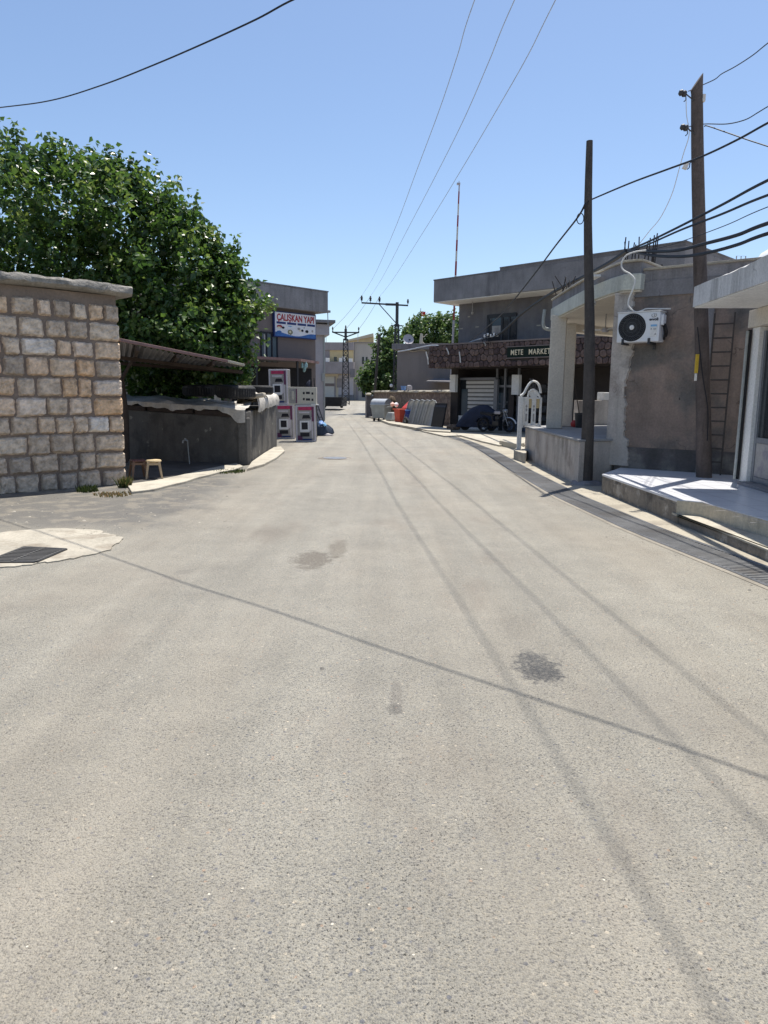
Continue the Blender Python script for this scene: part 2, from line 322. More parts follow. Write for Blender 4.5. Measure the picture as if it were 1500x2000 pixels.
def road_material():
    m = bpy.data.materials.new('worn_asphalt'); m.use_nodes = True; n = m.node_tree.nodes; L = m.node_tree.links; b = n['Principled BSDF']
    b.inputs['Roughness'].default_value = .66; b.inputs['Specular IOR Level'].default_value = .5
    tc = n.new('ShaderNodeTexCoord'); co = tc.outputs['Object']
    def N(t): return n.new('ShaderNode'+t)
    def noise(sc, det=4, vec=None, ro=.6, outp='Fac'):
        t = N('TexNoise'); t.inputs['Scale'].default_value = sc; t.inputs['Detail'].default_value = det; t.inputs['Roughness'].default_value = ro; L.new(vec or co, t.inputs['Vector']); return t.outputs[outp]
    def rng(f, a, bb, lo, hi, smooth=False):
        r = N('MapRange'); r.interpolation_type = 'SMOOTHSTEP' if smooth else 'LINEAR'
        for i, v in enumerate((a, bb, lo, hi)): r.inputs[i+1].default_value = v
        L.new(f, r.inputs[0]); return r.outputs[0]
    def mth(op, a, bb=None):
        x = N('Math'); x.operation = op
        for i, v in enumerate((a, bb)):
            if v is None: continue
            if hasattr(v, 'node'): L.new(v, x.inputs[i])
            else: x.inputs[i].default_value = v
        return x.outputs[0]
    def mix(f, a, bb, mode='MIX'):
        x = N('Mix'); x.data_type = 'RGBA'; x.blend_type = mode
        for k, v in ((0, f), (6, a), (7, bb)):
            if hasattr(v, 'node'): L.new(v, x.inputs[k])
            else: x.inputs[k].default_value = v if k == 0 else (*v, 1)
        return x.outputs[2]
    def mapped(sx, sy, rot=0, loc=(0, 0, 0)):
        mp = N('Mapping'); mp.inputs['Scale'].default_value = (sx, sy, 1); mp.inputs['Rotation'].default_value = (0, 0, rot); mp.inputs['Location'].default_value = loc; L.new(co, mp.inputs[0]); return mp.outputs[0]
    # aggregate: warped cells, each a stone of its own tint
    wv = N('VectorMath'); wv.operation = 'SCALE'; L.new(noise(200, 2, outp='Color'), wv.inputs[0]); wv.inputs['Scale'].default_value = .006
    wa = N('VectorMath'); L.new(co, wa.inputs[0]); L.new(wv.outputs[0], wa.inputs[1])
    def vor(sc, rnd=1):
        v = N('TexVoronoi'); v.inputs['Scale'].default_value = sc; v.inputs['Randomness'].default_value = rnd; L.new(wa.outputs[0], v.inputs['Vector']); return v
    v1 = vor(135); v2 = vor(52)
    s1 = N('SeparateColor'); L.new(v1.outputs['Color'], s1.inputs[0]); s2 = N('SeparateColor'); L.new(v2.outputs['Color'], s2.inputs[0])
    base = (.270, .259, .222)
    ramp = N('ValToRGB'); e = ramp.color_ramp.elements
    stops = [(0, (.115, .112, .108)), (.12, (.17, .166, .155)), (.32, (.225, .217, .19)), (.6, (.265, .251, .21)), (.86, (.305, .284, .233)), (1, (.40, .365, .29))]
    while len(e) < len(stops): e.new(.5)
    for i, (p, c) in enumerate(stops): e[i].position = p; e[i].color = (*c, 1)
    L.new(s1.outputs[0], ramp.inputs[0])
    c = mix(.9, base, ramp.outputs[0])
    c = mix(rng(v1.outputs['Distance'], .42, .62, 0, .75), c, (.33, .316, .27))
    c = mix(rng(noise(260, 3), .52, .72, 0, .5), c, (.15, .143, .125))
    # bigger scattered stones: slate blue, tan and cream
    big = mth('MULTIPLY', rng(s2.outputs[0], .93, .95, 0, 1), rng(v2.outputs['Distance'], .30, .42, 1, 0))
    rb = N('ValToRGB'); e = rb.color_ramp.elements; st = [(0, (.135, .14, .155)), (.55, (.19, .19, .20)), (.62, (.36, .27, .20)), (.8, (.48, .43, .34)), (1, (.58, .54, .45))]
    while len(e) < len(st): e.new(.5)
    for i, (p, cc) in enumerate(st): e[i].position = p; e[i].color = (*cc, 1)
    rb.color_ramp.interpolation = 'CONSTANT'
    L.new(s2.outputs[1], rb.inputs[0])
    c = mix(big, c, rb.outputs[0])
    # little dark pits
    pit = mth('MULTIPLY', rng(noise(88, 3, ro=.7), .60, .645, 0, 1), rng(noise(3.5, 3), .40, .62, .25, 1))
    c = mix(mth('MULTIPLY', pit, .95), c, (.038, .035, .031))
    # broad tone, dust, wheel tracks along the road
    tone = rng(noise(.55, 5), .3, .7, .88, 1.08)
    tone = mth('MULTIPLY', tone, rng(noise(2.6, 4), .3, .7, .93, 1.06))
    tone = mth('MULTIPLY', tone, rng(noise(1.0, 4, mapped(2.2, .10, R(3))), .38, .62, .90, 1.06))
    dust = rng(noise(1.0, 5, mapped(.7, .22, 0, (3, 1, 0))), .45, .66, 0, .42)
    c = mix(dust, c, (.30, .268, .215))
    brown = mth('MULTIPLY', rng(noise(1.5, 5, mapped(1, .35, 0, (9, 4, 0))), .55, .7, 0, .32), 1)
    c = mix(brown, c, (.19, .155, .122))
    vm = N('VectorMath'); vm.operation = 'SCALE'; wm = N('VectorMath'); wm.operation = 'MULTIPLY'; L.new(c, wm.inputs[0]); wm.inputs[1].default_value = (.985, .962, .935); L.new(wm.outputs[0], vm.inputs[0]); L.new(tone, vm.inputs['Scale']); c = vm.outputs[0]
    # older, darker patch of asphalt by the stone wall, with sandy drifts
    sx = N('SeparateXYZ'); L.new(co, sx.inputs[0])
    d45 = mth('ADD', mth('MULTIPLY', sx.outputs[0], -1.0), mth('MULTIPLY', sx.outputs[1], -.03))      # grows to the left and ahead
    wob = mth('MULTIPLY', mth('SUBTRACT', noise(.9, 5), .5), 2.0)
    old = rng(mth('ADD', d45, wob), 1.9, 2.9, 0, 1, True)
    near = rng(mth('ADD', sx.outputs[1], mth('MULTIPLY', mth('SUBTRACT', noise(1.3, 4), .5), 2.0)), 7.6, 9.0, 0, 1, True)
    old = mth('MULTIPLY', old, near)
    oldc = mix(rng(noise(2.2, 5, mapped(1.3, 1.3)), .5, .58, 0, .7), (.095, .091, .085), (.25, .22, .17))
    oldc = mix(.25, oldc, c)
    c = mix(mth('MULTIPLY', old, .95), c, oldc)
    # oil and damp marks with a shape of their own
    def mark(px, py, rx, ry, colr, amt, soft=.35, wsc=5.0, wa_=.55):
        nonlocal c
        g = G(px, py); v = N('VectorMath'); v.operation = 'SUBTRACT'; L.new(co, v.inputs[0]); v.inputs[1].default_value = (g.x, g.y, 0)
        d = N('VectorMath'); d.operation = 'DIVIDE'; L.new(v.outputs[0], d.inputs[0]); d.inputs[1].default_value = (rx, ry, 1)
        ln = N('VectorMath'); ln.operation = 'LENGTH'; L.new(d.outputs[0], ln.inputs[0])
        q = mth('ADD', ln.outputs['Value'], mth('MULTIPLY', mth('SUBTRACT', noise(wsc, 6, ro=.7), .5), 2*wa_))
        c = mix(mth('MULTIPLY', mth('MULTIPLY', rng(q, 1-soft, 1.02, 1, 0, True), rng(noise(42, 4, ro=.75), .36, .6, .3, 1)), amt), c, colr)
    mark(1048, 1302, .16, .27, (.05, .05, .05), 1.0, .4, 14, 1.3)
    mark(1062, 1315, .12, .15, (.045, .045, .045), .9, .4, 20, 1.0)
    mark(1040, 1280, .05, .12, (.06, .06, .06), .6, .5, 20, 1.0)
    mark(612, 1093, .23, .42, (.12, .10, .075), 1.0, .4, 8, 1.0)
    mark(660, 1072, .12, .5, (.14, .118, .088), .85, .5, 6, .9)
    mark(775, 1360, .04, .28, (.13, .115, .10), .6, .5, 14, .8)
    mark(772, 1385, .05, .08, (.07, .065, .06), .6, .4, 18, .8)
    mark(629, 1306, .016, .03, (.03, .03, .03), .9, .3, 30, .3)
    mark(867, 1333, .10, .09, (.14, .13, .115), .25, .6, 8, .9)
    mark(880, 1370, .10, .10, (.15, .14, .12), .2, .6, 8, .9)
    mark(360, 1117, .10, .12, (.1, .09, .08), .4, .6, 11, 1.0)
    mark(1005, 1222, .22, .5, (.14, .12, .095), .3, .8, 7, 1.0)
    mark(920, 1630, .06, .06, (.14, .14, .14), .25, .6, 9, .7)
    mark(1275, 1380, .4, .5, (.17, .16, .14), .3, .5, 4, .6)
    L.new(c, b.inputs['Base Color'])
    bp = N('Bump'); bp.inputs['Strength'].default_value = .8; bp.inputs['Distance'].default_value = .008
    hh = mth('SUBTRACT', mth('MULTIPLY', v1.outputs['Distance'], -1.0), mth('MULTIPLY', pit, 1.2))
    hh = mth('ADD', hh, mth('MULTIPLY', noise(30, 4), .8))
    L.new(hh, bp.inputs['Height']); L.new(bp.outputs[0], b.inputs['Normal'])
    return m
MT['asphalt'] = road_material()
GL = [(-4, 4.25), (3, 3.62), (5.98, 3.33), (8.5, 2.98), (11.45, 2.78), (15.4, 2.76), (21.2, 2.83), (25.5, 2.72), (29.4, 2.33), (36, 1.55), (44, .55)]     # road-side edge of the drain
def gl(y):
    for (y0, x0), (y1, x1) in zip(GL, GL[1:]):
        if y <= y1: return x0+(x1-x0)*(y-y0)/(y1-y0)
    return GL[-1][1]
rows = []
for i in range(0, 121):
    y = -5+i*.5
    if y > 44: break
    xl = -16 if y < 30 else -16+(y-30)*.7
    rows.append((y, xl, gl(y)-.05 if y < 36 else gl(y)))
for y, a, c_ in ((50, -7, -.3), (58, -7.2, -1), (66, -9, -1.6), (76, -14, -1.5), (86, -24, -1), (88, -40, 10)): rows.append((y, a, c_))
sheet('road', rows, 'asphalt', 0)
# strip of concrete along the drain, and the pavement behind it
sheet('drain_kerb', [(y, gl(y)-.07, gl(y)+.02) for y in [-4+.8*i for i in range(47)]], mat('drain_kerb_concrete', (.25, .225, .185), var=.2, scale=3, bump=.4), .004)
b = MB()
def gw(y): return .43 if y < 20 else .43-.02*(y-20) if y < 30 else .22
ys = [-4+.8*i for i in range(55)]
vs = []
for y in ys: vs += [(gl(y)+gw(y)+.05, y, .004), (9.5 if y < 12 else 12, y, .004)]
b.add(vs, [(2*i, 2*i+1, 2*i+3, 2*i+2) for i in range(len(ys)-1)])
MT['pave'] = mat('pavement_concrete', (.37, .335, .265), var=.18, crack=(.55, .7), blot=((.24, .21, .17), .8), scale=.8, col2=(.28, .25, .20), c2scale=1.4, bump=.4, bscale=40, speck=((.28, .25, .2), 7, .72))
struct(b.build('pavement', 'pave'))
# drain channel and grating
gt = thing('drain_grating', 'long steel drain grating along the right road edge', 'drain', (0, 0, 0))
b = MB(); vs = []
for y in ys: vs += [(gl(y)+.005, y, -.006), (gl(y)+gw(y)+.06, y, -.006)]
b.add(vs, [(2*i, 2*i+1, 2*i+3, 2*i+2) for i in range(len(ys)-1)]).build('channel_bed', mat('channel_painted_shade', (.018, .017, .016), bump=.4), gt)  # near-black bed colour stands in for the shade of a deep channel
b = MB(); y = -1.0
while y < 33:
    x0, x1 = gl(y)+.02, gl(y)+gw(y); sl = (gl(y+.4)-gl(y))/.4
    st = .062 if y < 14 else .09
    dy = -.42*(x1-x0)*.3
    hz = .012+.004*math.sin(y*3.1)
    b.add([(x0, y, hz), (x1, y+dy, hz), (x1, y+dy+st*.55, hz), (x0, y+st*.55, hz), (x0, y, -.03), (x1, y+dy, -.03), (x1, y+dy+st*.5, -.03), (x0, y+st*.5, -.03)],
          [(0, 1, 2, 3), (0, 4, 5, 1), (2, 6, 7, 3)]); y += st
b.build('bars', 'grate', gt)
b = MB()
for off in (.0, 1): b.tube([(gl(y)+(gw(y)+.025 if off else .008), y, .008) for y in ys if y < 33], .014, 4)
b.build('edge_frame', 'grate', gt)

random.seed(77); b = MB()
def grit(x, y, r):
    h = r*random.uniform(.15, .35); a0 = random.uniform(0, 6.28); vs = [(x+r*random.uniform(.7, 1.1)*math.cos(a0+k*1.2566), y+r*random.uniform(.7, 1.1)*math.sin(a0+k*1.2566), -.004) for k in range(5)]
    vs += [(x+(v[0]-x)*.6, y+(v[1]-y)*.6, h) for v in vs]; b.add(vs, [(5, 6, 7, 8, 9)]+[(k, (k+1) % 5, 5+(k+1) % 5, 5+k) for k in range(5)], random.random())
for k in range(260): y = random.uniform(5, 30); grit(gl(y)-abs(random.gauss(0, .18))-.03, y, random.uniform(.006, .02))
for k in range(160): y = random.uniform(5.5, 13); grit(gl(y)+gw(y)+random.uniform(.08, .5), y, random.uniform(.006, .022))
for k in range(220): q = G(random.uniform(-60, 480), random.uniform(925, 1040)); grit(q.x, q.y, random.uniform(.008, .024))
for k in range(140): q = G(random.uniform(0, 1500), random.uniform(1000, 1900)); grit(q.x, q.y, random.uniform(.004, .010))
gr_ = b.build('gravel', tone_mat('loose_grit', [(0, (.17, .16, .145)), (.5, (.30, .275, .225)), (1, (.55, .50, .41))], fine=0), tone=True); gr_['kind'] = 'stuff'; gr_['label'] = 'loose grit scattered along the road edges'
# left: concrete collar with a storm grate
b = MB(); g = [G(*q) for q in ((-160, 1050), (-40, 1046), (60, 1036), (150, 1034), (210, 1043), (237, 1055), (205, 1078), (130, 1094), (60, 1104), (-30, 1112), (-160, 1110))]
random.seed(31); b.prism([(p.x+jit(.035), p.y+jit(.035)) for p in catmull([(q.x, q.y, 0) for q in g+g[:1]], 7)[:-1]], -.01, .012)
struct(b.build('concrete_patch', mat('dirty_patch_concrete', (.37, .338, .275), var=.18, crack=(.8, .6), scale=1.6, col2=(.27, .235, .185), c2scale=2.4, c2lo=.52, c2hi=.66, bump=.5, bscale=30, speck=((.2, .18, .15), 11, .7))))
sg = thing('storm_grate', 'black barred storm grate set in the round concrete patch', 'drain', G(62, 1086))
c0 = G(62, 1086); q = [G(48, 1072)-c0, G(128, 1076)-c0, G(70, 1101)-c0, G(-25, 1101)-c0]
b = MB(); b.add([(p.x, p.y, .014) for p in q], [(0, 1, 2, 3)]); b.build('grate_pit', 'black', sg)
b = MB()
for i in range(12):
    t = i/11; b.bar((q[0].lerp(q[3], t)).to_tuple()[:2]+(.024,), (q[1].lerp(q[2], t)).to_tuple()[:2]+(.020,), .030, .004)
for t in (0, .5, 1): b.bar((q[0].lerp(q[1], t)).to_tuple()[:2]+(.022,), (q[3].lerp(q[2], t)).to_tuple()[:2]+(.022,), .022, .012)
b.build('bars', mat('sooty_bars', (.075, .073, .07), rough=.7, bump=.2), sg)
b = MB()
for k in range(4): b.bar(q[k].to_tuple()[:2]+(.018,), q[(k+1) % 4].to_tuple()[:2]+(.018,), .045, .012)
b.build('rim_frame', 'dark_metal', sg)
c0 = G(654, 895); mh = thing('manhole_cover', 'round grey iron manhole cover set in the road', 'manhole', c0)
MB().lathe([(0, .012), (.30, .012), (.30, -.01)], n=32).build('lid', 'manhole', mh, smooth=True)
MB().lathe([(.315, .008), (.43, .008), (.44, -.01)], n=32, caps=False).build('ring', 'soil_block', mh)
# concrete aprons at the foot of the walls on the left
def slab_px(name, pts, z, m, under=-.01):
    b = MB(); b.prism([(p.x, p.y) for p in (G(*q, z) for q in pts)], under, z); return struct(b.build(name, m, bevel=.012))
slab_px('concrete_apron', [(257, 960), (300, 955), (330, 947), (362, 940), (385, 932), (408, 927), (430, 921), (455, 917), (475, 910), (462, 904), (425, 911), (395, 917), (350, 928), (300, 938), (248, 945)], .04, 'conc_light')
slab_px('pen_floor_shade', [(252, 944), (300, 937), (350, 927), (395, 916), (425, 910), (470, 905), (470, 895), (250, 895)], .034, mat('pen_floor_painted_shade', (.085, .08, .075), var=.3, scale=2, bump=.4))  # shade under the canopy painted as a darker floor colour
slab_px('cement_fillet', [(482, 915), (515, 906), (540, 893), (556, 880), (549, 872), (535, 873), (515, 885), (492, 901)], .06, 'conc_light')
slab_px('market_apron', [(823, 841), (842, 836), (864, 838), (880, 845), (958, 849), (1035, 858), (1035, 868), (1000, 868), (975, 869), (940, 861), (900, 850), (868, 851)], .06, 'conc_light')
slab_px('wall_foot_kerb', [(718, 812), (733, 816), (760, 826), (800, 833), (835, 840), (880, 843), (880, 836), (835, 832), (790, 827), (755, 819), (735, 813), (722, 809)], .12, 'conc_light')

# ================================================================ LEFT SIDE
# ---------------------------------------------------------------- stone building
CW = G(246, 945); FW = Frame(CW, 45)
sb = thing('stone_building', 'squared limestone block building with thick cement coping at the left edge', 'building', CW, 45)
HW = 3.22
MB().box(-9.5, -.012, .03, 4, 0, HW).build('core_wall', 'mortar', sb)
b = MB(); z = -.04; row = 0
while z < HW-.12:
    h = random.uniform(.285, .325) if row < 10 else .22
    x = .0; lastrow = z+h > HW-.15
    while x > -9.4:
        wd = random.uniform(.24, .43) if x < -.01 else random.choice((.24, .42, .5))
        if x < -.01 and random.random() < .12: wd *= 1.3
        g1 = random.uniform(.014, .04); drop = 0
        if row >= 9: g1 += .02
        z0, z1 = z+g1*.5+jit(.008), min(z+h-g1*.5+jit(.010), HW-.03)
        if row >= 10: z0 += random.uniform(0, .04); z1 -= random.uniform(.01, .06)
        x1, x0 = x-(0 if x == 0 else g1*.6), x-wd+g1*.5
        if not (row >= 10 and random.random() < .25) and x1-x0 > .08 and z1-z0 > .08:
            tt = random.random(); tone = tt*.68 if random.random() < .72 else tt
            if row < 3: tone *= .55
            if 4 <= row <= 7: tone = random.uniform(.55, .84) if random.random() < .75 else tone
            nx, nz = 11, 9; vs = []; tilt = jit(.012); prot = random.uniform(.03, .055)
            crn = [jit(.014) for _ in range(8)]; corner = x == 0
            for j in range(nz+1):
                for i in range(nx+1):
                    u, v = i/nx, j/nz
                    e = min(u, 1-u, v, 1-v)
                    X = x0+(x1-x0)*u+(crn[0]*(1-u)*(1-v)+crn[1]*u*(1-v)+crn[2]*u*v+crn[3]*(1-u)*v)*(0 if corner and u > .9 else 1)+(jit(.009) if not (corner and u == 1) else jit(.004))
                    Z = z0+(z1-z0)*v+(crn[4]*(1-u)*(1-v)+crn[5]*u*(1-v)+crn[6]*u*v+crn[7]*(1-u)*v)+jit(.008)
                    edge = e < 1e-6
                    Y = .034 if edge else -(prot*min(1, .72+e*1.4)+tilt*(u-.5)*4+jit(.007))
                    if corner and u == 1: Y = -.02 if not (v in (0, 1)) else .03
                    vs.append((X, Y, max(Z, -.03)))
            fs = [(j*(nx+1)+i, j*(nx+1)+i+1, (j+1)*(nx+1)+i+1, (j+1)*(nx+1)+i) for j in range(nz) for i in range(nx)]
            if corner:
                k = len(vs); vs += [(x1, .6, vs[j*(nx+1)+nx][2]) for j in range(nz+1)]
                fs += [(j*(nx+1)+nx, k+j, k+j+1, (j+1)*(nx+1)+nx) for j in range(nz)]
            b.add(vs, fs, tone)
        x -= wd
    z += h; row += 1
b.build('stone_blocks', 'stone_wall', sb, tone=True, smooth=False)
b = MB(); N = 90; prof = [(-.03, 0), (-.15, .015), (-.185, .05), (-.18, .12), (-.14, .16), (.3, .185), (4.1, .19), (4.1, 0)]; vs = []
for i in range(N+1):
    x = -9.6+9.8*i/N
    for k, (y, zz) in enumerate(prof): vs.append((x, y+(jit(.022) if k < 6 else 0), HW+zz+(jit(.016) if 0 < k < 6 else 0)-.015*math.sin(x*1.7)))
n = len(prof)
b.add(vs, [(i*n+k, i*n+(k+1) % n, (i+1)*n+(k+1) % n, (i+1)*n+k) for i in range(N) for k in range(n)]+[tuple(range(n)), tuple(N*n+k for k in range(n-1, -1, -1))])
MT['coping'] = mat('lichened_coping', (.27, .25, .22), var=.25, scale=2.5, bump=.9, bscale=18, bdist=.03, col2=(.16, .15, .13), c2scale=4)
b.build('roof_coping', 'coping', sb, smooth=True)

# ---------------------------------------------------------------- low pen with a tarpaulin top
PC = G(483, 909); PR = G(541, 872); PL = Vector((-6.9, 17.15, 0))
pen = thing('concrete_pen', 'low dark concrete pen with tarpaulin top beneath the big tree', 'shed', PC)
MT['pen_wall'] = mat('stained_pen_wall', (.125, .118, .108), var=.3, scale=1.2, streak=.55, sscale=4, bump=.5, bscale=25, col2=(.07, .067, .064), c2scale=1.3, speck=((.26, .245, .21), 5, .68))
def L3(p): return Vector(p)-PC
b = MB(); a, c_, d = L3(PL), L3(PC), L3(PR)
nf = Vector((-(c_-a).y, (c_-a).x, 0)).normalized(); nr = Vector((-1, -.04, 0))
b.hexa([a, c_, c_+nf*.2, a+nf*.2], [p+Vector((0, 0, h)) for p, h in ((a, 1.24), (c_, 1.07), (c_+nf*.2, 1.07), (a+nf*.2, 1.24))])
b.hexa([c_+Vector((0, .01, 0)), d, d+nr*.2, c_+nr*.2+Vector((0, .01, 0))], [p+Vector((0, 0, h)) for p, h in ((c_+Vector((.0, .01, 0)), 1.20), (d, 1.27), (d+nr*.2, 1.27), (c_+nr*.2+Vector((0, .01, 0)), 1.20))])
b.box(-3.9, -.3, 5.9, 6.1, 0, 1.25)
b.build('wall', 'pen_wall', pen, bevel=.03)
b = MB()
for t0, t1, dz in ((.02, .34, .0), (.36, .66, .01), (.675, .925, .0)):
    p, q = a.lerp(c_, t0), a.lerp(c_, t1); h0, h1 = 1.26-.17*t0+dz, 1.26-.17*t1+dz
    b.hexa([p-nf*.03+Vector((0, 0, h0-.02)), q-nf*.03+Vector((0, 0, h1-.02)), q+nf*.3+Vector((0, 0, h1+.01)), p+nf*.3+Vector((0, 0, h0+.01))],
           [p-nf*.03+Vector((0, 0, h0+.09)), q-nf*.03+Vector((0, 0, h1+.09)), q+nf*.3+Vector((0, 0, h1+.11)), p+nf*.3+Vector((0, 0, h0+.11))])
b.build('timber_beams', 'wood_plank', pen, bevel=.008)
def tarp(name, m, u0, u1, seed):
    random.seed(seed); b = MB(); NU, NV = 46, 22; vs = []
    for j in range(NV+1):
        for i in range(NU+1):
            u = u0+(u1-u0)*i/NU; p = a.lerp(c_, u); h = 1.47-.17*u
            if j < 6:
                dr = (1-j/6); q = p-nf*(.075+.03*math.sin(u*60)*dr+.02*math.sin(u*23)); zz = h-dr*(.13+.03*math.sin(u*13+1)+.02*math.sin(u*37)+.018*math.sin(u*71+2)+(.20*min(1, max(0, (u-.90)*25))))
            else:
                v = (j-6)/(NV-6); q = p+(d-c_)*(v*.9)-Vector((.12*v, 0, 0)); zz = h+.03*math.sin(u*17+v*7)+.02*math.sin(v*31+u*40)+.06*math.sin(v*3.1)
                zz += .13*max(0, min(1, (u-.8)*6))*min(1, v*3)
            vs.append((q.x+jit(.006), q.y+jit(.006), zz+jit(.006)))
    b.add(vs, [(j*(NU+1)+i, j*(NU+1)+i+1, (j+1)*(NU+1)+i+1, (j+1)*(NU+1)+i) for j in range(NV) for i in range(NU)])
    return b.build(name, m, pen, smooth=True)
tarp('tarpaulin', 'tarp', .0, 1.0, 3)
random.seed(11)
b = MB(); NU, NV = 40, 14; vs = []                     # the rolled white end draped over the road side
for i in range(NU+1):
    t = i/NU; p = c_.lerp(d, .18+.84*t)
    for j in range(NV+1):
        ang = R(-20)+R(205)*j/NV; r = .23+.05*math.sin(t*5+1)+.03*math.sin(t*19)
        zc = 1.36+.06*t
        x = p.x-.13+r*.95*math.cos(ang)+jit(.01); zz = zc+r*math.sin(ang)+jit(.01)
        if j < 3: zz -= .03*(3-j)*(.9+.2*math.sin(t*13)+.12*math.sin(t*29+1)+.1*math.sin(t*51)); x += .012*math.sin(t*60)
        vs.append((x, p.y, zz))
b.add(vs, [(i*(NV+1)+j, i*(NV+1)+j+1, (i+1)*(NV+1)+j+1, (i+1)*(NV+1)+j) for i in range(NU) for j in range(NV)])
b.build('rolled_tarpaulin', 'tarp', pen, smooth=True)
random.seed(12)
def tyre(x, y, z, ro, h, label, tilt=(0, 0)):
    t = thing('tyre', label, 'tyre', (x, y, z), 0, 'old tyres weighing down the tarpaulin'); t.rotation_euler = (R(tilt[0]), R(tilt[1]), 0)
    ri = ro*.56; pr = [(ri, .02), (ri+.03, 0), (ro-.06, .0), (ro-.015, .025), (ro, .06), (ro, h-.06), (ro-.015, h-.025), (ro-.06, h), (ri+.03, h), (ri, h-.02), (ri+.03, h*.5), (ri, .02)]
    MB().lathe(pr, n=40, caps=False).build('carcass', 'tyre_dust', t, smooth=True)
    b = MB()
    for k in range(44):
        an = 2*math.pi*k/44; M = Matrix.Rotation(an, 4, 'Z'); b.box(ro-.006, ro+.008, -.018, .018, .05, h-.05, M=M)
    b.build('tread', 'black', t)
p = P(459, 768, 17.0); tyre(p.x, p.y, 1.50, .47, .29, 'biggest dusty tyre lying flat in the middle of the tarpaulin', (2, 2))
p = P(392, 757, 17.9); tyre(p.x, p.y, 1.54, .44, .26, 'shaded tyre lying behind the white block on the tarpaulin', (3, 0))
p = P(512, 762, 19.0); tyre(p.x, p.y, 1.58, .29, .24, 'small tyre at the far end beside the rolled tarpaulin', (0, 0))
p = P(470, 748, 19.3); tyre(p.x, p.y, 1.62, .42, .2, 'tyre lying at the back under the lowest leaves', (2, 0))
b = MB(); b.box(-.075, .075, -.06, .06, 0, .12); o = b.build('cement_block', 'white_paint', bevel=.015); p = P(428, 771, 17.0); o.location = (p.x, p.y-.2, 1.44); o.rotation_euler = (0, R(6), R(20)); tag(o, 'small white cement block in front of the tyres', 'block')
b = MB(); b.box(-.2, .2, -.09, .09, 0, .11); o = b.build('stone_lump', 'brick_pale', bevel=.04); p = P(503, 773, 17.2); o.location = (p.x+.0, p.y, 1.50); o.rotation_euler = (0, R(-8), R(-12)); tag(o, 'pale flat stone lying between two tyres on the tarpaulin', 'stone')
# tap on a standpipe
tp = thing('water_tap', 'small standpipe with tap in front of the dark pen wall', 'tap', G(368, 909))
MB().tube([(0.03, 0, 0), (.01, 0, .3), (0, 0, .56)], .012, 8).build('pipe', 'galv_dull', tp)
b = MB(); b.tube([(0, 0, .55), (-.05, 0, .57), (-.10, 0, .55), (-.11, 0, .50)], .018, 8); b.box(-.07, -.03, -.012, .012, .585, .61); b.tube([(-.05, 0, .57), (-.05, 0, .60)], .01, 6); b.build('spout', 'galv', tp)
# sheet metal lean-to
A = P(233, 666, 12.6); B = P(476, 713, 15.5); C_ = P(232, 706, 19.0); D_ = P(470, 716, 18.6)
aw = thing('sheet_metal_canopy', 'thin rusty edged sheet metal canopy beside the stone building', 'canopy', A)
b = MB(); NN = 46; vs = []
for i in range(NN+1):
    t = i/NN; e0 = (A-A).lerp(B-A, t); e1 = (C_-A).lerp(D_-A, t); zz = .022*(1 if i % 2 else -1); sag = -.03*math.sin(math.pi*t)
    for e in (e0, e0.lerp(e1, .5), e1): vs += [(e.x, e.y, e.z+zz+sag)]
b.add(vs, [(i*3+j, i*3+j+1, i*3+j+4, i*3+j+3) for i in range(NN) for j in range(2)]).build('sheeting', 'sheet', aw)
b = MB(); b.bar((0, 0, .02), (B-A)*.84+Vector((0, 0, .015)), .05, .055); b.build('edge_rail', 'red_trim', aw, bevel=.01)
b = MB(); b.bar((B-A)*.84+Vector((0, 0, .015)), (B-A)+Vector((.0, 0, .0)), .06, .05); b.build('edge_rail_end', 'conc_light', aw, bevel=.008)
b = MB()
for t in (.12, .42, .72): p, q = (B-A)*t, (C_-A).lerp(D_-A, t); b.bar(p+Vector((0, 0, -.07)), q+Vector((0, 0, -.07)), .06, .08)
for s_ in (.35, .7): p, q = (C_-A)*s_, (B-A).lerp(D_-A, s_); b.bar(p+Vector((0, 0, -.15)), q+Vector((0, 0, -.15)), .05, .07)
b.build('rafters', 'wood_plank', aw)
pb = P(248, 905, 16.4); b = MB(); zt = 2.36
pts = [(pb.x, 16.4, 0), (pb.x+.02, 16.42, 1.1), (pb.x-.03, 16.4, 1.9)]
b.tube([Vector(p)-A for p in pts], .075, 10, .06); b.tube([Vector(pts[2])-A, Vector((pb.x-.16, 16.4, zt))-A], .05, 8, .04); b.tube([Vector(pts[2])-A, Vector((pb.x+.22, 16.5, zt))-A], .045, 8, .03)
b.build('forked_post', 'wood_grey', aw, smooth=True)
# stools
def stool(pos, deg, legm, topm, label, round_top):
    t = thing('stool', label, 'stool', pos, deg, 'plastic stools outside the pen'); t.scale = (.82, .82, .8)
    b = MB()
    if round_top: b.lathe([(.0, .43), (.13, .432), (.165, .425), (.175, .40), (.165, .385), (.0, .385)], n=28)
    else: b.box(-.15, .15, -.15, .15, .39, .43)
    b.build('seat', topm, t, bevel=.012 if not round_top else 0, smooth=round_top)
    for sx in (-1, 1):
        for sy in (-1, 1):
            MB().hexa([(sx*.17+x, sy*.17+y, 0) for x, y in ((-.02, -.02), (.02, -.02), (.02, .02), (-.02, .02))], [(sx*.115+x, sy*.115+y, .392) for x, y in ((-.027, -.027), (.027, -.027), (.027, .027), (-.027, .027))]).build('leg', legm, t, bevel=.006)
    b = MB()
    for sx in (-1, 1): b.bar((sx*.135, -.125, .34), (sx*.135, .125, .34), .02, .05); b.bar((-.125, sx*.135, .34), (.125, sx*.135, .34), .02, .05)
    b.build('apron', legm, t)
g = G(301, 934, .04); stool((g.x, g.y, .04), 20, 'stool_tan', 'stool_tan_top', 'tan stool with pale round seat by the stone corner', True)
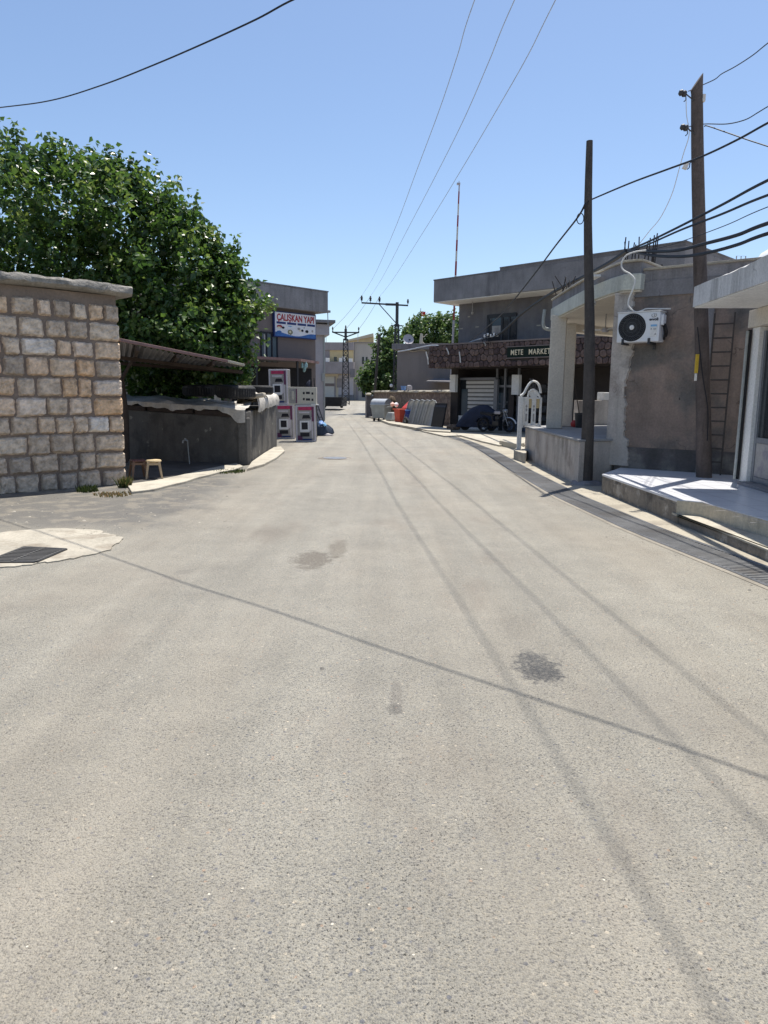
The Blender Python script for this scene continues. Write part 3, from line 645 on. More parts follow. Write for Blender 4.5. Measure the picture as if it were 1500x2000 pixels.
g = G(267, 935, .04); stool((g.x, g.y+.1, .04), 32, 'stool_brown', 'stool_maroon', 'brown stool with square maroon seat half behind the stone wall', False)
# weeds
def weed(px, py, r, h, n, label, dry):
    random.seed(int(px)); b = MB(); g = G(px, py)
    for k in range(n):
        an = random.uniform(0, 6.283); rr = r*math.sqrt(random.random()); x, y = rr*math.cos(an), rr*math.sin(an); hh = h*random.uniform(.4, 1); lx, ly = jit(.5)*hh, jit(.5)*hh; ww = random.uniform(.006, .013)
        an2 = random.uniform(0, 3.14); cx, cy = ww*math.cos(an2), ww*math.sin(an2)
        b.add([(x-cx, y-cy, 0), (x+cx, y+cy, 0), (x+lx*.5+cx, y+ly*.5+cy, hh*.6), (x+lx*.5-cx, y+ly*.5-cy, hh*.6), (x+lx, y+ly, hh)], [(0, 1, 2, 3), (3, 2, 4)], min(1, max(0, random.gauss(dry, .25))))
    o = b.build('weed_tuft', 'grass', tone=True); o.location = (g.x, g.y, 0); tag(o, label, 'weed', 'weeds at the wall foot')
    if h < .1: o['kind'] = 'stuff'
weed(171, 960, .17, .13, 150, 'dark green weed tuft at the stone wall foot left of its corner', .1)
weed(244, 952, .10, .22, 150, 'dry yellow and green weed tuft at the corner of the stone wall', .6)
weed(222, 967, .3, .05, 160, 'flattened dry brown weeds on the asphalt before the stone corner', .95)
weed(445, 922, .35, .07, 260, 'low green weeds along the edge of the concrete apron', .25)

# ---------------------------------------------------------------- trees made of leaves on shoots
def leaf_crown(name, blobs, shoots, n_per, leaf, m, parent, seed, up=.8, origin=(0, 0, 0)):
    """leaves strung along many short shoots that fill and overrun the blobs"""
    random.seed(seed); V = []; F = []; T = []
    def put(p, size, tone):
        nrm = Vector((random.gauss(0, .6), random.gauss(-.1, .6), random.gauss(.55, .45))).normalized()
        ax = Vector((random.gauss(0, 1), random.gauss(0, 1), random.gauss(-.7, .5))); ax = (ax-nrm*ax.dot(nrm)).normalized(); sd = nrm.cross(ax)
        k = len(V); fold = nrm*size*.12
        for q in (p, p+ax*size*.35+sd*size*.40+fold, p+ax*size*1.05, p+ax*size*.35-sd*size*.40+fold, p+ax*size*.45): V.append(q)
        F.extend([(k, k+1, k+4), (k+1, k+2, k+4), (k, k+4, k+3), (k+4, k+2, k+3)]); T.extend([tone]*4)
    def shoot(p, d, ln, n, s0=1):
        t0 = random.gauss(0, .2)
        for i in range(n):
            t = (i+random.random())/n; q = p+d*ln*t+Vector((0, 0, -.12*ln*t*t)); sp = .135*(1-.45*t)
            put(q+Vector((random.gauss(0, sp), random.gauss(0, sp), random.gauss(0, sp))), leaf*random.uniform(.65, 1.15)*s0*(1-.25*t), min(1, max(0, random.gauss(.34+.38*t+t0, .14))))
    for (c, rx, ry, rz, dens) in blobs:
        c = Vector(c)
        for k in range(int(n_per*dens)):
            while True:
                u = Vector((jit(1), jit(1), jit(1)))
                if .25 < u.length <= 1: break
            r0 = u.length; u = u.normalized()*(r0**.45)
            p = c+Vector((u.x*rx, u.y*ry, u.z*rz)); d = (Vector((u.x, u.y, u.z*.6+up))+Vector((jit(.5), jit(.5), jit(.3)))).normalized()
            sz_ = random.random(); shoot(p-d*.4, d, .55+.7*sz_, int(14+20*sz_))
    for (p, d, ln, n) in shoots: shoot(Vector(p), Vector(d).normalized(), ln, n, .95)
    me = bpy.data.meshes.new(name); o3 = Vector(origin); me.from_pydata([tuple(v-o3) for v in V], [], F)
    at = me.attributes.new('tone', 'FLOAT', 'FACE'); at.data.foreach_set('value', T)
    o = bpy.data.objects.new(name, me); me.materials.append(MT[m]); COL.objects.link(o); o.parent = parent; return o
TB = Vector((-8.3, 21.5, 0))
tree = thing('big_tree', 'large dense broad leaved tree behind the stone building', 'tree', TB)
def B_(px, py, Y, rx, rz, ry=1.9, dens=1):
    p = P(px, py, Y); return ((p.x, p.y, p.z), rx, ry, rz, dens)
blobs = [B_(40, 412, 19.5, 2.0, 1.3, 2, 1.1), B_(170, 414, 20, 1.7, 1.25, 2), B_(270, 445, 20, 1.3, 1.2, 2), B_(110, 520, 20, 2.0, 1.2, 2.2), B_(-60, 470, 20, 1.6, 1.8, 2, .8), B_(-40, 640, 21, 1.8, 1.6, 2, .6),
         B_(345, 535, 20, 1.1, 1.15, 1.8), B_(280, 590, 20.5, 1.6, 1.2, 2), B_(420, 590, 20.5, .75, 1.15, 1.4, .7), B_(380, 650, 19.5, 1.05, .7, 1.5, .8), B_(300, 680, 19.8, 1.2, .75, 1.5, .7),
         B_(445, 640, 20.5, .65, .75, 1.1, .45), B_(470, 590, 20.5, .4, .55, .8, .25), B_(420, 700, 20, .8, .5, 1, .5), B_(340, 735, 20.5, 1.1, .6, 1, .6), B_(270, 745, 21.5, 1, .8, 1, .5), B_(440, 725, 20.2, .55, .4, .8, .3),
         B_(30, 540, 21, 1.7, .9, 1.4, .8), B_(140, 570, 21, 1.6, .8, 1.4, .8), B_(240, 660, 21, 1.6, 1.0, 1.2, .8), B_(200, 640, 22.5, 2.2, 1.6, 1.5, .7), B_(380, 745, 22.5, 1.2, .7, .6, .4)]
sh = []
for (px, py, Y, ln) in ((35, 330, 19, 1.25), (18, 345, 19.5, .9), (60, 330, 20, .7), (100, 330, 19, .95), (122, 325, 20, .85), (80, 335, 20, .8), (150, 335, 20, .75), (178, 335, 20, .6), (215, 345, 19.5, .95), (232, 350, 20, .8), (200, 345, 21, .7),
                      (262, 380, 19.8, 1.05), (270, 370, 20, .8), (285, 420, 19.5, .7), (328, 410, 20, .75), (305, 420, 20, .8), (350, 425, 20.3, .7), (385, 460, 20, 1.0), (362, 440, 19.6, .65), (400, 470, 20.4, .6), (428, 500, 20.3, .9), (415, 490, 20, .7),
                      (465, 540, 20.5, 1.25), (455, 560, 20, .9), (440, 520, 20.5, .6), (475, 590, 20.5, .8)):
    p = P(px, py, Y); sh.append(((p.x, p.y, p.z-.15), (jit(.12), jit(.1), 1), ln*1.12, int(70*ln)+20)); sh.append(((p.x+jit(.15), p.y+jit(.3), p.z-.35), (jit(.3), jit(.2), 1), ln*.85, int(50*ln)+16))
for (px, py, Y, dx, dz, ln) in ((470, 600, 20.5, 1, .75, .85), (480, 575, 20.6, .8, .55, .7), (470, 650, 20.4, 1, .1, .75), (445, 670, 20.2, 1, -.15, .8), (455, 640, 20.3, 1, .35, .6), (440, 710, 20, 1, -.4, .65), (475, 735, 19.8, .5, -.6, .35), (470, 700, 19.9, .6, -.9, .6), (485, 690, 20, .7, -.1, .3), (460, 620, 20.5, 1, -.2, .6), (440, 690, 20, 1, .05, .8)):
    p = P(px, py, Y); sh.append(((p.x-.15, p.y, p.z), (dx, jit(.2), dz), ln, int(55*ln)+14))
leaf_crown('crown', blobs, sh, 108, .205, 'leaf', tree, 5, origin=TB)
b = MB()
trk = [(0, 0, 0), (.05, .05, 1.2), (-.05, .1, 2.2)]
b.tube(catmull(trk, 4), .24, 10, .19)
for q in ((-2.2, -.5, 5.2), (-.9, -1, 5.9), (.9, -.6, 5.6), (2.2, -.8, 4.6), (3.3, -.8, 3.4), (-3.2, .2, 4.2), (.3, .8, 6.0), (3.8, -1.0, 4.2)):
    b.tube(catmull([trk[2], (q[0]*.4, q[1]*.4, 2.2+(q[2]-2.2)*.55), q], 5), .12, 7, .025)
b.build('trunk', 'bark', tree, smooth=True)

# ---------------------------------------------------------------- two-storey shop with the signboard
FC = Frame((-3.05, 31.6), 45)
cb = thing('signboard_shop', 'two storey mauve shop with flat concrete roof band behind the tree', 'building', FC.o, 45)
zsb = P(627, 613, 32).z; zst = P(627, 573, 32).z
MB().box(-8.4, 0, 0, 8, 0, zsb+.05).build('wall', 'plaster_mauve', cb)
b = MB(); b.box(-8.6, .42, -.35, 8.2, zsb, zst); b.build('roof_band', 'conc_grey', cb, bevel=.02)
b = MB(); b.box(-8.62, .44, -.37, 8.2, zst, zst+.05); b.build('roof_edge', 'conc_dark', cb)
x0, z1 = FC.at(509, 650); x1, z0 = FC.at(541, 708); xm, _ = FC.at(524, 680)
wd = MB().box(x0, x1, -.02, .03, z0, z1).build('window', 'glass_blue', cb)
b = MB()
for xx in (x0, x0+(x1-x0)*.33, x0+(x1-x0)*.66, x1): b.box(xx-.03, xx+.03, -.05, -.021, z0, z1)
b.box(x0-.03, x1+.03, -.055, -.022, z1, z1+.06); b.build('frame', 'p_black', wd)
MB().box(x0+.13, x0+(x1-x0)*.33-.06, -.034, -.022, z0, z1-.05).build('curtain', 'beige_far', wd)
# signboard
sx0, sz1 = FC.at(531, 607); sx1, sz0 = FC.at(613.5, 664); sz1 = (sz1+FC.at(613, 620)[1])/2+.04; sz0 = FC.at(575, 661)[1]
sg_ = thing('signboard', 'white signboard with red lettering on the two storey mauve shop', 'sign', FC.world(0, 0), 45)
SWd = sx1-sx0; SH = sz1-sz0
MB().box(sx0, sx1, -.14, -.02, sz0, sz1).build('frame', 'p_navy', sg_, bevel=.01)
MB().box(sx0+.045, sx1-.04, -.15, -.141, sz0+.045, sz1-.04).build('panel', 'p_white', sg_)
b = MB(); n = 20; vs = []
for i in range(n+1):
    t = i/n; x = sx0+.045+(SWd-.085)*t; vs += [(x, -.153, sz0+.04), (x, -.153, sz0+.10+.10*abs(math.cos(t*3.3))**3+.02*math.sin(t*9))]
b.add(vs, [(2*i, 2*i+2, 2*i+3, 2*i+1) for i in range(n)]).build('blue_band', 'p_blue', sg_)
th = SH*.26; t_ = text('ÇALIŞKAN YAPI', th*1.36, 'p_red', sg_, 0, -.153, 0, bold=.012, ext=.004)
xs = [v.co.x for v in t_.data.vertices]; k = (SWd*.88)/(max(xs)-min(xs)); mn = min(xs)
for v in t_.data.vertices: v.co.x = sx0+SWd*.06+(v.co.x-mn)*k; v.co.z += sz1-SH*.345
for i, (w0, w1, lt) in enumerate(((.05, .265, 'BANYO'), (.295, .51, 'SERAMİK'), (.54, .75, 'HIRDAVAT'), (.775, .965, 'NALBUR'))):
    MB().box(sx0+SWd*w0, sx0+SWd*w1, -.155, -.1505, sz0+SH*.515, sz0+SH*.60).build('caption_bar', 'p_navy', sg_)
def ell(m, u, v, ru, rv, y=-.1565, n=14, name='picture'):
    b = MB(); vs = [(sx0+SWd*(u+ru*math.cos(2*math.pi*k/n)), y, sz0+SH*(v+rv*math.sin(2*math.pi*k/n)*(1+.25*math.sin(3*k)))) for k in range(n)]
    b.add(vs, [tuple(range(n))]).build(name, m, sg_)
for a_ in (('p_red', .12, .41, .065, .06), ('cream_letter', .11, .37, .04, .035, -.158), ('p_black', .20, .375, .035, .045), ('p_olive', .365, .22, .06, .10), ('cream_letter', .365, .23, .025, .05, -.158), ('p_blue', .11, .20, .055, .05), ('p_grey', .57, .38, .035, .05), ('p_black', .655, .32, .03, .05), ('p_black', .765, .30, .04, .06), ('p_grey', .70, .44, .02, .02), ('cream_letter', .60, .31, .035, .03), ('p_sky', .36, .45, .05, .02), ('p_blue', .87, .16, .09, .035), ('p_grey', .90, .33, .02, .05)): ell(*a_)
# awning and dark opening
ya = -2.1
ax0, az = FC.at(486, 698, ya); ax1, az1 = FC.at(586, 700, ya); az = (az+az1)/2
b = MB(); b.hexa([(ax0-2, ya, az-.07), (ax1, ya, az-.07), (.1, -.01, az-.02), (ax0-2, -.01, az-.02)], [(ax0-2, ya, az), (ax1, ya, az), (.1, -.01, az+.06), (ax0-2, -.01, az+.06)]); awn = b.build('awning', 'sheet', cb)
b = MB(); b.bar((ax0-2, ya-.03, az-.03), (ax1, ya-.03, az-.03), .06, .10); b.bar((ax1, ya, az-.03), (.12, -.05, az+.02), .06, .10); b.build('awning_edge', 'red_trim', awn)
for x in (ax1-.1, ax0+.35): MB().bar((x, ya+.05, 0), (x, ya+.05, az-.07), .07).build('awning_post', 'dark_metal', awn)
MB().box(ax0+.6, -.25, -.03, -.01, .02, az-.25).build('shop_opening', 'dark_in', cb)
b = MB()
for k in range(9):
    x = ax0+.9+k*.42; b.box(x, x+.3, -.3-.1*(k % 3), -.05, .1, random.uniform(.9, 1.9))
b.build('stock_shelving', mat('dim_goods', (.05, .055, .055), var=.5, scale=4, bump=0), cb)
ob = thing('plastic_ornament', 'pale teal bottle bundle hanging in the dark shop opening', 'bottles', FC.world(FC.at(594, 722, -1.7)[0], -1.7, FC.at(594, 728, -1.7)[1]), 45)
b = MB()
for k in range(5): b.lathe([(.03, 0), (.05, .02), (.05, .16), (.02, .2), (.02, .24)], c=(jit(.12), jit(.05), jit(.16)+.1), n=8)
b.build('bottle_cluster', mat('teal_pet', (.28, .42, .42), rough=.3, bump=0), ob, smooth=True)
b = MB(); b.tube([(0, 0, .2), (0, 0, .45)], .006, 5); b.build('cord', 'wire', ob)
lp = thing('wall_lamp', 'small curved floodlight on the corner of the signboard shop', 'lamp', FC.world(.44, -.3, zsb), 45)
b = MB(); b.tube([(0, 0, .1), (.02, 0, -.5)], .02, 6); b.build('bracket', 'galv', lp); b = MB(); b.box(-.08, .1, -.08, .08, .02, .12); b.build('lamp_head', 'p_grey', lp, bevel=.01)
# ---------------------------------------------------------------- goods for sale
def stove_box(pos, deg, label, rx=0):
    t = thing('appliance_carton', label, 'carton', pos, deg, 'tall printed appliance cartons'); t.rotation_euler = (R(rx), R(-1.2), R(deg))
    W, D, Hh = .68, .62, 1.24; h = W/2
    MB().box(-h, h, 0, D, 0, Hh).build('carton', 'p_lilac', t, bevel=.012)
    def pr(name, m, x0, x1, z0, z1, y=-.004): MB().box(x0, x1, y, y+.003, z0, z1).build(name, m, t)
    MB().box(h+.001, h+.004, .02, D-.02, .02, Hh-.02).build('side_print', 'carton_side', t)
    MB().box(-h-.004, -h-.001, .02, D-.02, .02, Hh-.02).build('side_print', 'carton_side', t)
    pr('front_print', 'p_grey', -h+.06, h-.05, .05, Hh-.05)
    pr('magenta_band', 'p_magenta', -h+.10, h-.05, Hh-.17, Hh-.055, -.008); pr('plum_stripe', 'p_plum', h-.13, h-.055, Hh-.55, Hh-.06, -.010)
    pr('heading', 'p_lilac', -h+.13, h-.2, Hh-.27, Hh-.215, -.008)
    b = MB(); b.add([(-.12, -.009, Hh-.45), (.17, -.009, Hh-.45), (.13, -.009, Hh-.33), (-.08, -.009, Hh-.33)], [(0, 1, 2, 3)]).build('hob_picture', 'p_black', t)
    pr('oven_picture', 'p_white', -.20, .12, Hh-.90, Hh-.52, -.008); pr('oven_window', 'p_black', -.14, .07, Hh-.82, Hh-.58, -.012)
    b = MB(); b.add([(.12, -.0085, Hh-.90), (.19, -.0085, Hh-.84), (.19, -.0085, Hh-.48), (.12, -.0085, Hh-.52)], [(0, 1, 2, 3)]).build('oven_side_picture', 'p_lilac', t)
    pr('drawer_picture', 'p_black', -.19, .12, Hh-1.06, Hh-.93, -.009); pr('foot_print', 'p_plum', -h+.06, -.12, .06, .22, -.008); pr('foot_logo', 'p_navy', -.12, .2, .05, .11, -.008)
    pr('pale_stripe', 'p_lilac', .20, .24, .12, Hh-.4, -.007)
    return t
g = G(598, 863); stove_box((g.x, g.y, 0), 3, 'lower right printed carton under the white carton beside the road')
g = G(557, 857); stove_box((g.x, g.y, 0), 3, 'lower left printed carton half behind the pen wall')
stove_box((g.x-.22, g.y+.05, 1.245), -2, 'printed carton standing on top of the left carton, highest of the three')
wc = G(598, 863); t = thing('white_carton', 'white slotted carton lying across the tops of the printed cartons', 'carton', (wc.x-.1, wc.y+.04, 1.245), 4)
MB().box(-.5, .46, 0, .55, 0, .60).build('carton', 'carton', t, bevel=.012)
b = MB()
for (xx, zz, w_) in ((.02, .36, .05), (.15, .37, .1), (.31, .35, .05), (.02, .16, .05), (.15, .15, .11), (.31, .14, .05)): b.box(xx-w_*.5, xx+w_*.8, -.004, -.001, zz, zz+.075)
b.build('symbols', 'p_black', t); MB().box(-.46, -.2, -.004, -.001, .06, .54).build('product_picture', 'p_grey', t); MB().box(-.24, -.2, -.007, -.0045, .06, .54).build('picture_edge', 'p_plum', t); MB().box(-.38, -.30, -.008, -.005, .18, .46).build('picture_highlight', 'carton', t)
t = thing('paper_sheet', 'white paper lying on the lower right carton', 'paper', (wc.x+.28, wc.y+.2, 1.243), 10); MB().box(-.14, .13, -.18, .2, 0, .03).build('sheet', 'white_paint', t, bevel=.006)
fr = thing('leaning_frame', 'narrow black metal frame leaning against the printed cartons', 'rack', G(634, 848))  # ladder-like black frame leaning on the cartons
b = MB()
for dx in (0, .14): b.bar((dx, 0, 0), (dx-.42, .15, 1.15), .035)
for t_ in (.1, .35, .6, .85): b.bar((-.42*t_, .15*t_, 1.15*t_), (.14-.42*t_, .15*t_, 1.15*t_), .03)
b.build('bars', 'dark_metal', fr)
sk = thing('goods_heap', 'heap of dark sacks with blue bag beside the printed cartons', 'sacks', G(627, 851))
random.seed(4)
for nm, m, c_, rr, hh in (('dark_sack', 'navy_rag', (-.05, .1, 0), .33, .55), ('dark_sack', 'navy_rag', (.18, .35, 0), .3, .4), ('blue_bag', 'blue', (.0, .0, .40), .13, .17), ('pale_bag', 'p_sky', (.14, -.05, .38), .08, .12), ('grey_base', 'p_grey', (.25, .05, 0), .22, .08)):
    b = MB(); b.lathe([(rr*.8, 0), (rr, hh*.3), (rr*.85, hh*.7), (rr*.3, hh), (0.001, hh*1.02)], c=c_, n=11); b.v = [(x+jit(.03), y+jit(.03), max(0, z+jit(.025))) for x, y, z in b.v]; b.build(nm, m, sk, smooth=True)
wb = thing('barrow', 'dark wheelbarrow tub standing on end behind the white carton', 'wheelbarrow', P(611, 790, 27.2).to_tuple()[:2]+(0,), -70)
b = MB(); prof = []
for k in range(13):
    a_ = math.pi*k/12; prof.append((math.sin(a_)**.5*.32+.03, .75+.95*k/12))
vs = []
for (r_, z_) in prof:
    for k in range(9): an = -1.2+2.4*k/8; vs.append((r_*math.sin(an), -r_*.55*math.cos(an)-.1, z_+.45))
b.add(vs, [(i*9+k, i*9+k+1, (i+1)*9+k+1, (i+1)*9+k) for i in range(12) for k in range(8)]); b.build('tub', 'navy', wb, smooth=True)
b = MB(); b.tube([(-.2, .1, .0), (-.2, 0, 2.2)], .02, 6); b.tube([(.2, .1, .0), (.2, 0, 2.2)], .02, 6); b.build('handles', 'dark_metal', wb)
dr = thing('grey_drum', 'pale grey plastic drum standing beyond the cartons', 'drum', G(628, 805))
MB().lathe([(.30, 0), (.33, .05), (.36, .5), (.34, .92), (.30, .95), (.0, .95)], n=20).build('drum', 'galv_dull', dr, smooth=True)

# ================================================================ FAR END OF THE STREET
FP = Frame((-4.9, 44.0), 12)
pb_ = thing('pale_house', 'pale grey house with jutting balcony beyond the signboard shop', 'building', FP.o, 12)
px1, _ = FP.at(632, 700); px0 = px1-7
zb0 = FP.at(625, 655)[1]; zb1 = FP.at(625, 634)[1]; 
MB().box(px0, px1, 0, 8, 0, zb1+.3).build('wall', 'dish', pb_)
xb, _ = FP.at(642, 640)
b = MB(); b.box(px0, xb, -.35, 6, zb0, zb1); b.build('balcony', 'dish', pb_, bevel=.02)
xr, zr = FP.at(652, 632); b = MB(); b.box(px0, xr, -.7, 8.3, zr-.02, zr+.14); b.build('roof_slab', 'conc_dark', pb_)
b = MB(); b.tube([(px1+.03, -.05, 0), (px1+.03, -.05, zb0)], .05, 8); b.box(px1-.12, px1+.06, -.16, -.02, 2.4, 2.9); b.build('downpipe', 'galv_dull', pb_)

FA = Frame((-8.6, 88.0, gz(88)), -4)
ha = thing('balcony_house', 'mauve grey two storey house with long balcony at the street end', 'building', FA.o, -4)
def rect(fr, xa, ya_, xb_, yb, y=0):
    a_ = fr.at(xa, ya_, y); c__ = fr.at(xb_, yb, y); return min(a_[0], c__[0]), max(a_[0], c__[0]), min(a_[1], c__[1])-fr.o.z*0, max(a_[1], c__[1])
def fbox(fr, xa, ya_, xb_, yb, y0, y1, name, m, parent, bevel=0):
    x0, x1, z0, z1 = rect(fr, xa, ya_, xb_, yb, y0); return MB().box(x0, x1, y0, y1, z0, z1).build(name, m, parent, bevel=bevel)
x0, x1, z0, z1 = rect(FA, 560, 668, 690, 790)
MB().box(x0, x1, 0, 9, -.6, z1-.9).build('wall', 'cream_far', ha)
fbox(FA, 560, 668, 690.5, 684, -.25, 9.2, 'roof_band', 'mauve_far', ha, .02)
fbox(FA, 560, 706, 690.5, 730, -1.6, -.003, 'balcony', 'mauve_far', ha, .02)
fbox(FA, 644, 684, 690, 706, -.03, -.004, 'upper_wall', 'yellow_wall', ha)
fbox(FA, 600, 684, 644, 706, -.05, -.006, 'upper_wall', 'mauve_far', ha)
for xa in (652, 671): fbox(FA, xa, 697, xa+6, 706, -.06, -.032, 'window', 'glass', ha)
fbox(FA, 661, 732, 690, 785, -.04, -.006, 'lower_wall', 'dish', ha)
fbox(FA, 658, 739, 673, 757, -.07, -.042, 'window', 'mauve_far', ha)
fbox(FA, 661, 771, 691, 785, -.08, -.043, 'plinth', 'conc_dark', ha)
gd = fbox(FA, 621, 735, 653, 782, -.06, -.01, 'garage_door', 'shutter', ha)
fbox(FA, 621, 748.5, 653, 754.5, -.075, -.062, 'dark_slat', 'plaster_mauve', gd)
fbox(FA, 653, 735, 655.5, 782, -.09, -.012, 'garage_frame', 'mauve_far', ha)
fbox(FA, 618, 730, 660, 735, -.25, -.013, 'lintel', 'cream_far', ha)
b = MB()
for k, (xx, yy, w_, h_) in enumerate(((636, 699, 7, 7), (662, 699, 9, 7), (668, 696, 6, 10), (680, 700, 8, 6))):
    q = FA.at(xx, yy, -1.2); b.box(q[0], q[0]+w_*.06, -1.25, -.8, q[1]-.6, q[1])
b.build('balcony_clutter', 'white_paint', ha)
FB = Frame((-3.6, 88.2, gz(88)), 3)
hb_ = thing('plain_beige_house', 'plain grey beige house with small window behind the small tree', 'building', FB.o, 3)
x0, x1, z0, z1 = rect(FB, 690, 670, 775, 790)
MB().box(x0, x1, .0, 9, -.6, z1).build('wall', 'beige_far', hb_)
fbox(FB, 688, 668, 775, 671, -.15, 9.1, 'roof_edge', 'conc_grey', hb_)
wn = fbox(FB, 707, 697, 718, 711, -.03, -.004, 'window', 'glass', hb_); fbox(FB, 712, 697, 713.4, 711, -.05, -.031, 'mullion', 'white_paint', wn)
dn = fbox(FB, 707, 757, 722, 776, -.05, -.004, 'door', 'glass', hb_); fbox(FB, 713.5, 757, 715, 776, -.07, -.051, 'door_post', 'white_paint', dn)
fbox(FB, 690, 783, 775, 786, -.12, -.004, 'plinth', 'conc_dark', hb_); fbox(FB, 695, 738, 700, 783, -.05, -.005, 'drain_strip', 'mauve_far', hb_); fbox(FB, 690, 668, 692, 784, -.06, -.006, 'corner_shadow_joint', 'conc_dark', hb_)
FY = Frame((-4, 104, gz(98)), 0)
hy = thing('ochre_roof_house', 'pale ochre house with sloping roof line behind the balcony house', 'building', FY.o, 0)
a_, c__ = FY.at(676, 668), FY.at(729, 658)
b = MB(); b.hexa([(a_[0], 0, 0), (c__[0], 0, 0), (c__[0], 6, 0), (a_[0], 6, 0)], [(a_[0], 0, a_[1]), (c__[0], 0, c__[1]), (c__[0], 6, c__[1]), (a_[0], 6, a_[1])]); b.build('wall', 'yellow_wall', hy)
b = MB(); b.hexa([(a_[0], -.2, a_[1]+.01), (c__[0], -.2, c__[1]+.01), (c__[0], 6.2, c__[1]+.01), (a_[0], 6.2, a_[1]+.01)], [(a_[0], -.2, a_[1]+.25), (c__[0], -.2, c__[1]+.5), (c__[0], 6.2, c__[1]+.5), (a_[0], 6.2, a_[1]+.25)]); b.build('roof', 'cream_far', hy)
FR = Frame((-.5, 100, gz(98)), 0)
hr = thing('rose_gable_house', 'small rose coloured gable showing above the small tree', 'building', FR.o, 0)
a_, c__ = FR.at(735, 655), FR.at(760, 668)
b = MB(); b.add([(a_[0], 0, 0), (c__[0]+1, 0, 0), (c__[0]+1, 0, c__[1]), (a_[0], 0, a_[1]), (a_[0], 5, 0), (c__[0]+1, 5, 0), (c__[0]+1, 5, c__[1]), (a_[0], 5, a_[1])], [(0, 1, 2, 3), (5, 4, 7, 6), (1, 5, 6, 2), (4, 0, 3, 7), (3, 2, 6, 7)]); b.build('wall', 'rose_far', hr)
b = MB(); b.tube([(a_[0]+.1, .2, a_[1]-.1), (a_[0]+.3, .2, a_[1]+.9)], .04, 5); b.build('flue', 'p_grey', hr)
for (px, py) in ((637, 655), (699, 650)):
    p = P(px, 668, 90); q = P(px, py, 90); o = MB().tube([(0, 0, 0), (0, 0, q.z-p.z+.1)], .03, 5).build('roof_aerial', 'wire_grey'); o.location = (p.x, p.y, p.z-.05)
    tag(o, 'thin aerial rod on the roof band, left end of the balcony house' if px < 650 else 'thin aerial rod between the lattice pole and the ochre roof', 'aerial', 'aerials on the far roofs')
tl = thing('farm_trailer', 'low black trailer parked before the garage door at the street end', 'trailer', G(648, 797, .4), -8)
b = MB(); b.hexa([(-.95, -.6, .16), (.95, -.6, .16), (.95, 1.9, .16), (-.95, 1.9, .16)], [(-1.0, -.65, .95), (1.0, -.65, .95), (1.0, 1.95, .95), (-1.0, 1.95, .95)]); b.build('tub', 'black', tl, bevel=.03)
for sx in (-.75, .75):
    MB().lathe([(.05, -.1), (.32, -.1), (.36, -.05), (.36, .05), (.32, .1), (.05, .1)], c=(sx, .6, .36), axis='x', n=18).build('wheel', 'tyre_dust', tl, smooth=True)
tl.scale = (1.05, 1.05, 1.05)
# ---------------------------------------------------------------- lattice poles
def lattice(b, h0, h1, w0, w1, n, leg=.06):
    cor = ((-1, -1), (1, -1), (1, 1), (-1, 1))
    for sx, sy in cor: b.bar((sx*w0, sy*w0*.7, h0), (sx*w1, sy*w1*.7, h1), leg*1.6)
    for i in range(n):
        t0, t1 = i/n, (i+1)/n; a0, a1 = w0+(w1-w0)*t0, w0+(w1-w0)*t1; z0, z1 = h0+(h1-h0)*t0, h0+(h1-h0)*t1
        for k in range(4):
            p, q = cor[k], cor[(k+1) % 4]
            if (i+k) % 2: p, q = q, p
            b.bar((p[0]*a0, p[1]*a0*.7, z0), (q[0]*a1, q[1]*a1*.7, z1), leg)
            b.bar((p[0]*a1, p[1]*a1*.7, z1), (q[0]*a1, q[1]*a1*.7, z1), leg*.8)
ins = MB().lathe([(.02, 0), (.02, .12), (.07, .13), (.075, .2), (.05, .22), (.085, .26), (.085, .33), (.05, .36), (.06, .42), (.03, .46), (0, .46)], n=10).mesh('insulator', smooth=True); ins.materials.append(MT['dark_metal'])
def insulator(parent, x, y, z, s=1):
    o = bpy.data.objects.new('insulator', ins); COL.objects.link(o); o.parent = parent; o.location = (x, y, z); o.scale = (s, s, s)
Q1 = G(773, 812); top1 = P(776, 592, Q1.y)
lp1 = thing('lattice_pole', 'near steel lattice power pole with one long sided crossarm above the dumpster', 'power pole', Q1, -8, 'lattice power poles')
HT = top1.z
b = MB(); lattice(b, 0, HT-1.6, .27, .13, 14); b.build('lattice_shaft', 'dark_metal', lp1)
b = MB(); b.bar((0, 0, HT-1.7), (0, 0, HT+.06), .22); b.box(-.45, .45, -.06, .06, HT-1.75, HT-1.67); b.build('top_shaft', 'dark_metal', lp1)
a_ = P(706, 590, 57); c__ = P(797, 597, 57); xl, xr_ = a_.x-Q1.x, c__.x-Q1.x; xl /= math.cos(R(8)); xr_ /= math.cos(R(8))
za, zc = a_.z, c__.z-.0
b = MB(); b.bar((xl, 0, za), (xr_, 0, zc), .11, .11); b.bar((-.9, -.08, za+(zc-za)*.6), (.1, -.08, za+(zc-za)*.75), .2, .16); b.build('crossarm', 'dark_metal', lp1)
b = MB(); b.bar((xl*.52, 0, za+(zc-za)*.35), (-.08, 0, HT-1.5), .07); b.build('arm_brace', 'dark_metal', lp1)
INS = []
for t in (0, .19, .385, .995):
    x = xl+(xr_-xl)*t; z = za+(zc-za)*t+.03; insulator(lp1, x, 0, z, 1.15 if t < .9 else 1.0); INS.append(Vector((Q1.x+x*math.cos(R(-8)), Q1.y+x*math.sin(R(-8)), z+.5)))
Q2 = G(675, 790, .82); Q2.z = .82; d2 = Q2.y; top2 = P(678, 641, d2)
lp2 = thing('lattice_pole', 'far steel lattice power pole with forked head before the balcony house', 'power pole', Q2, 0, 'lattice power poles')
HT2 = top2.z-Q2.z
b = MB(); lattice(b, 0, HT2*.86, .30, .17, 12, .042); b.build('lattice_shaft', 'dark_metal', lp2)
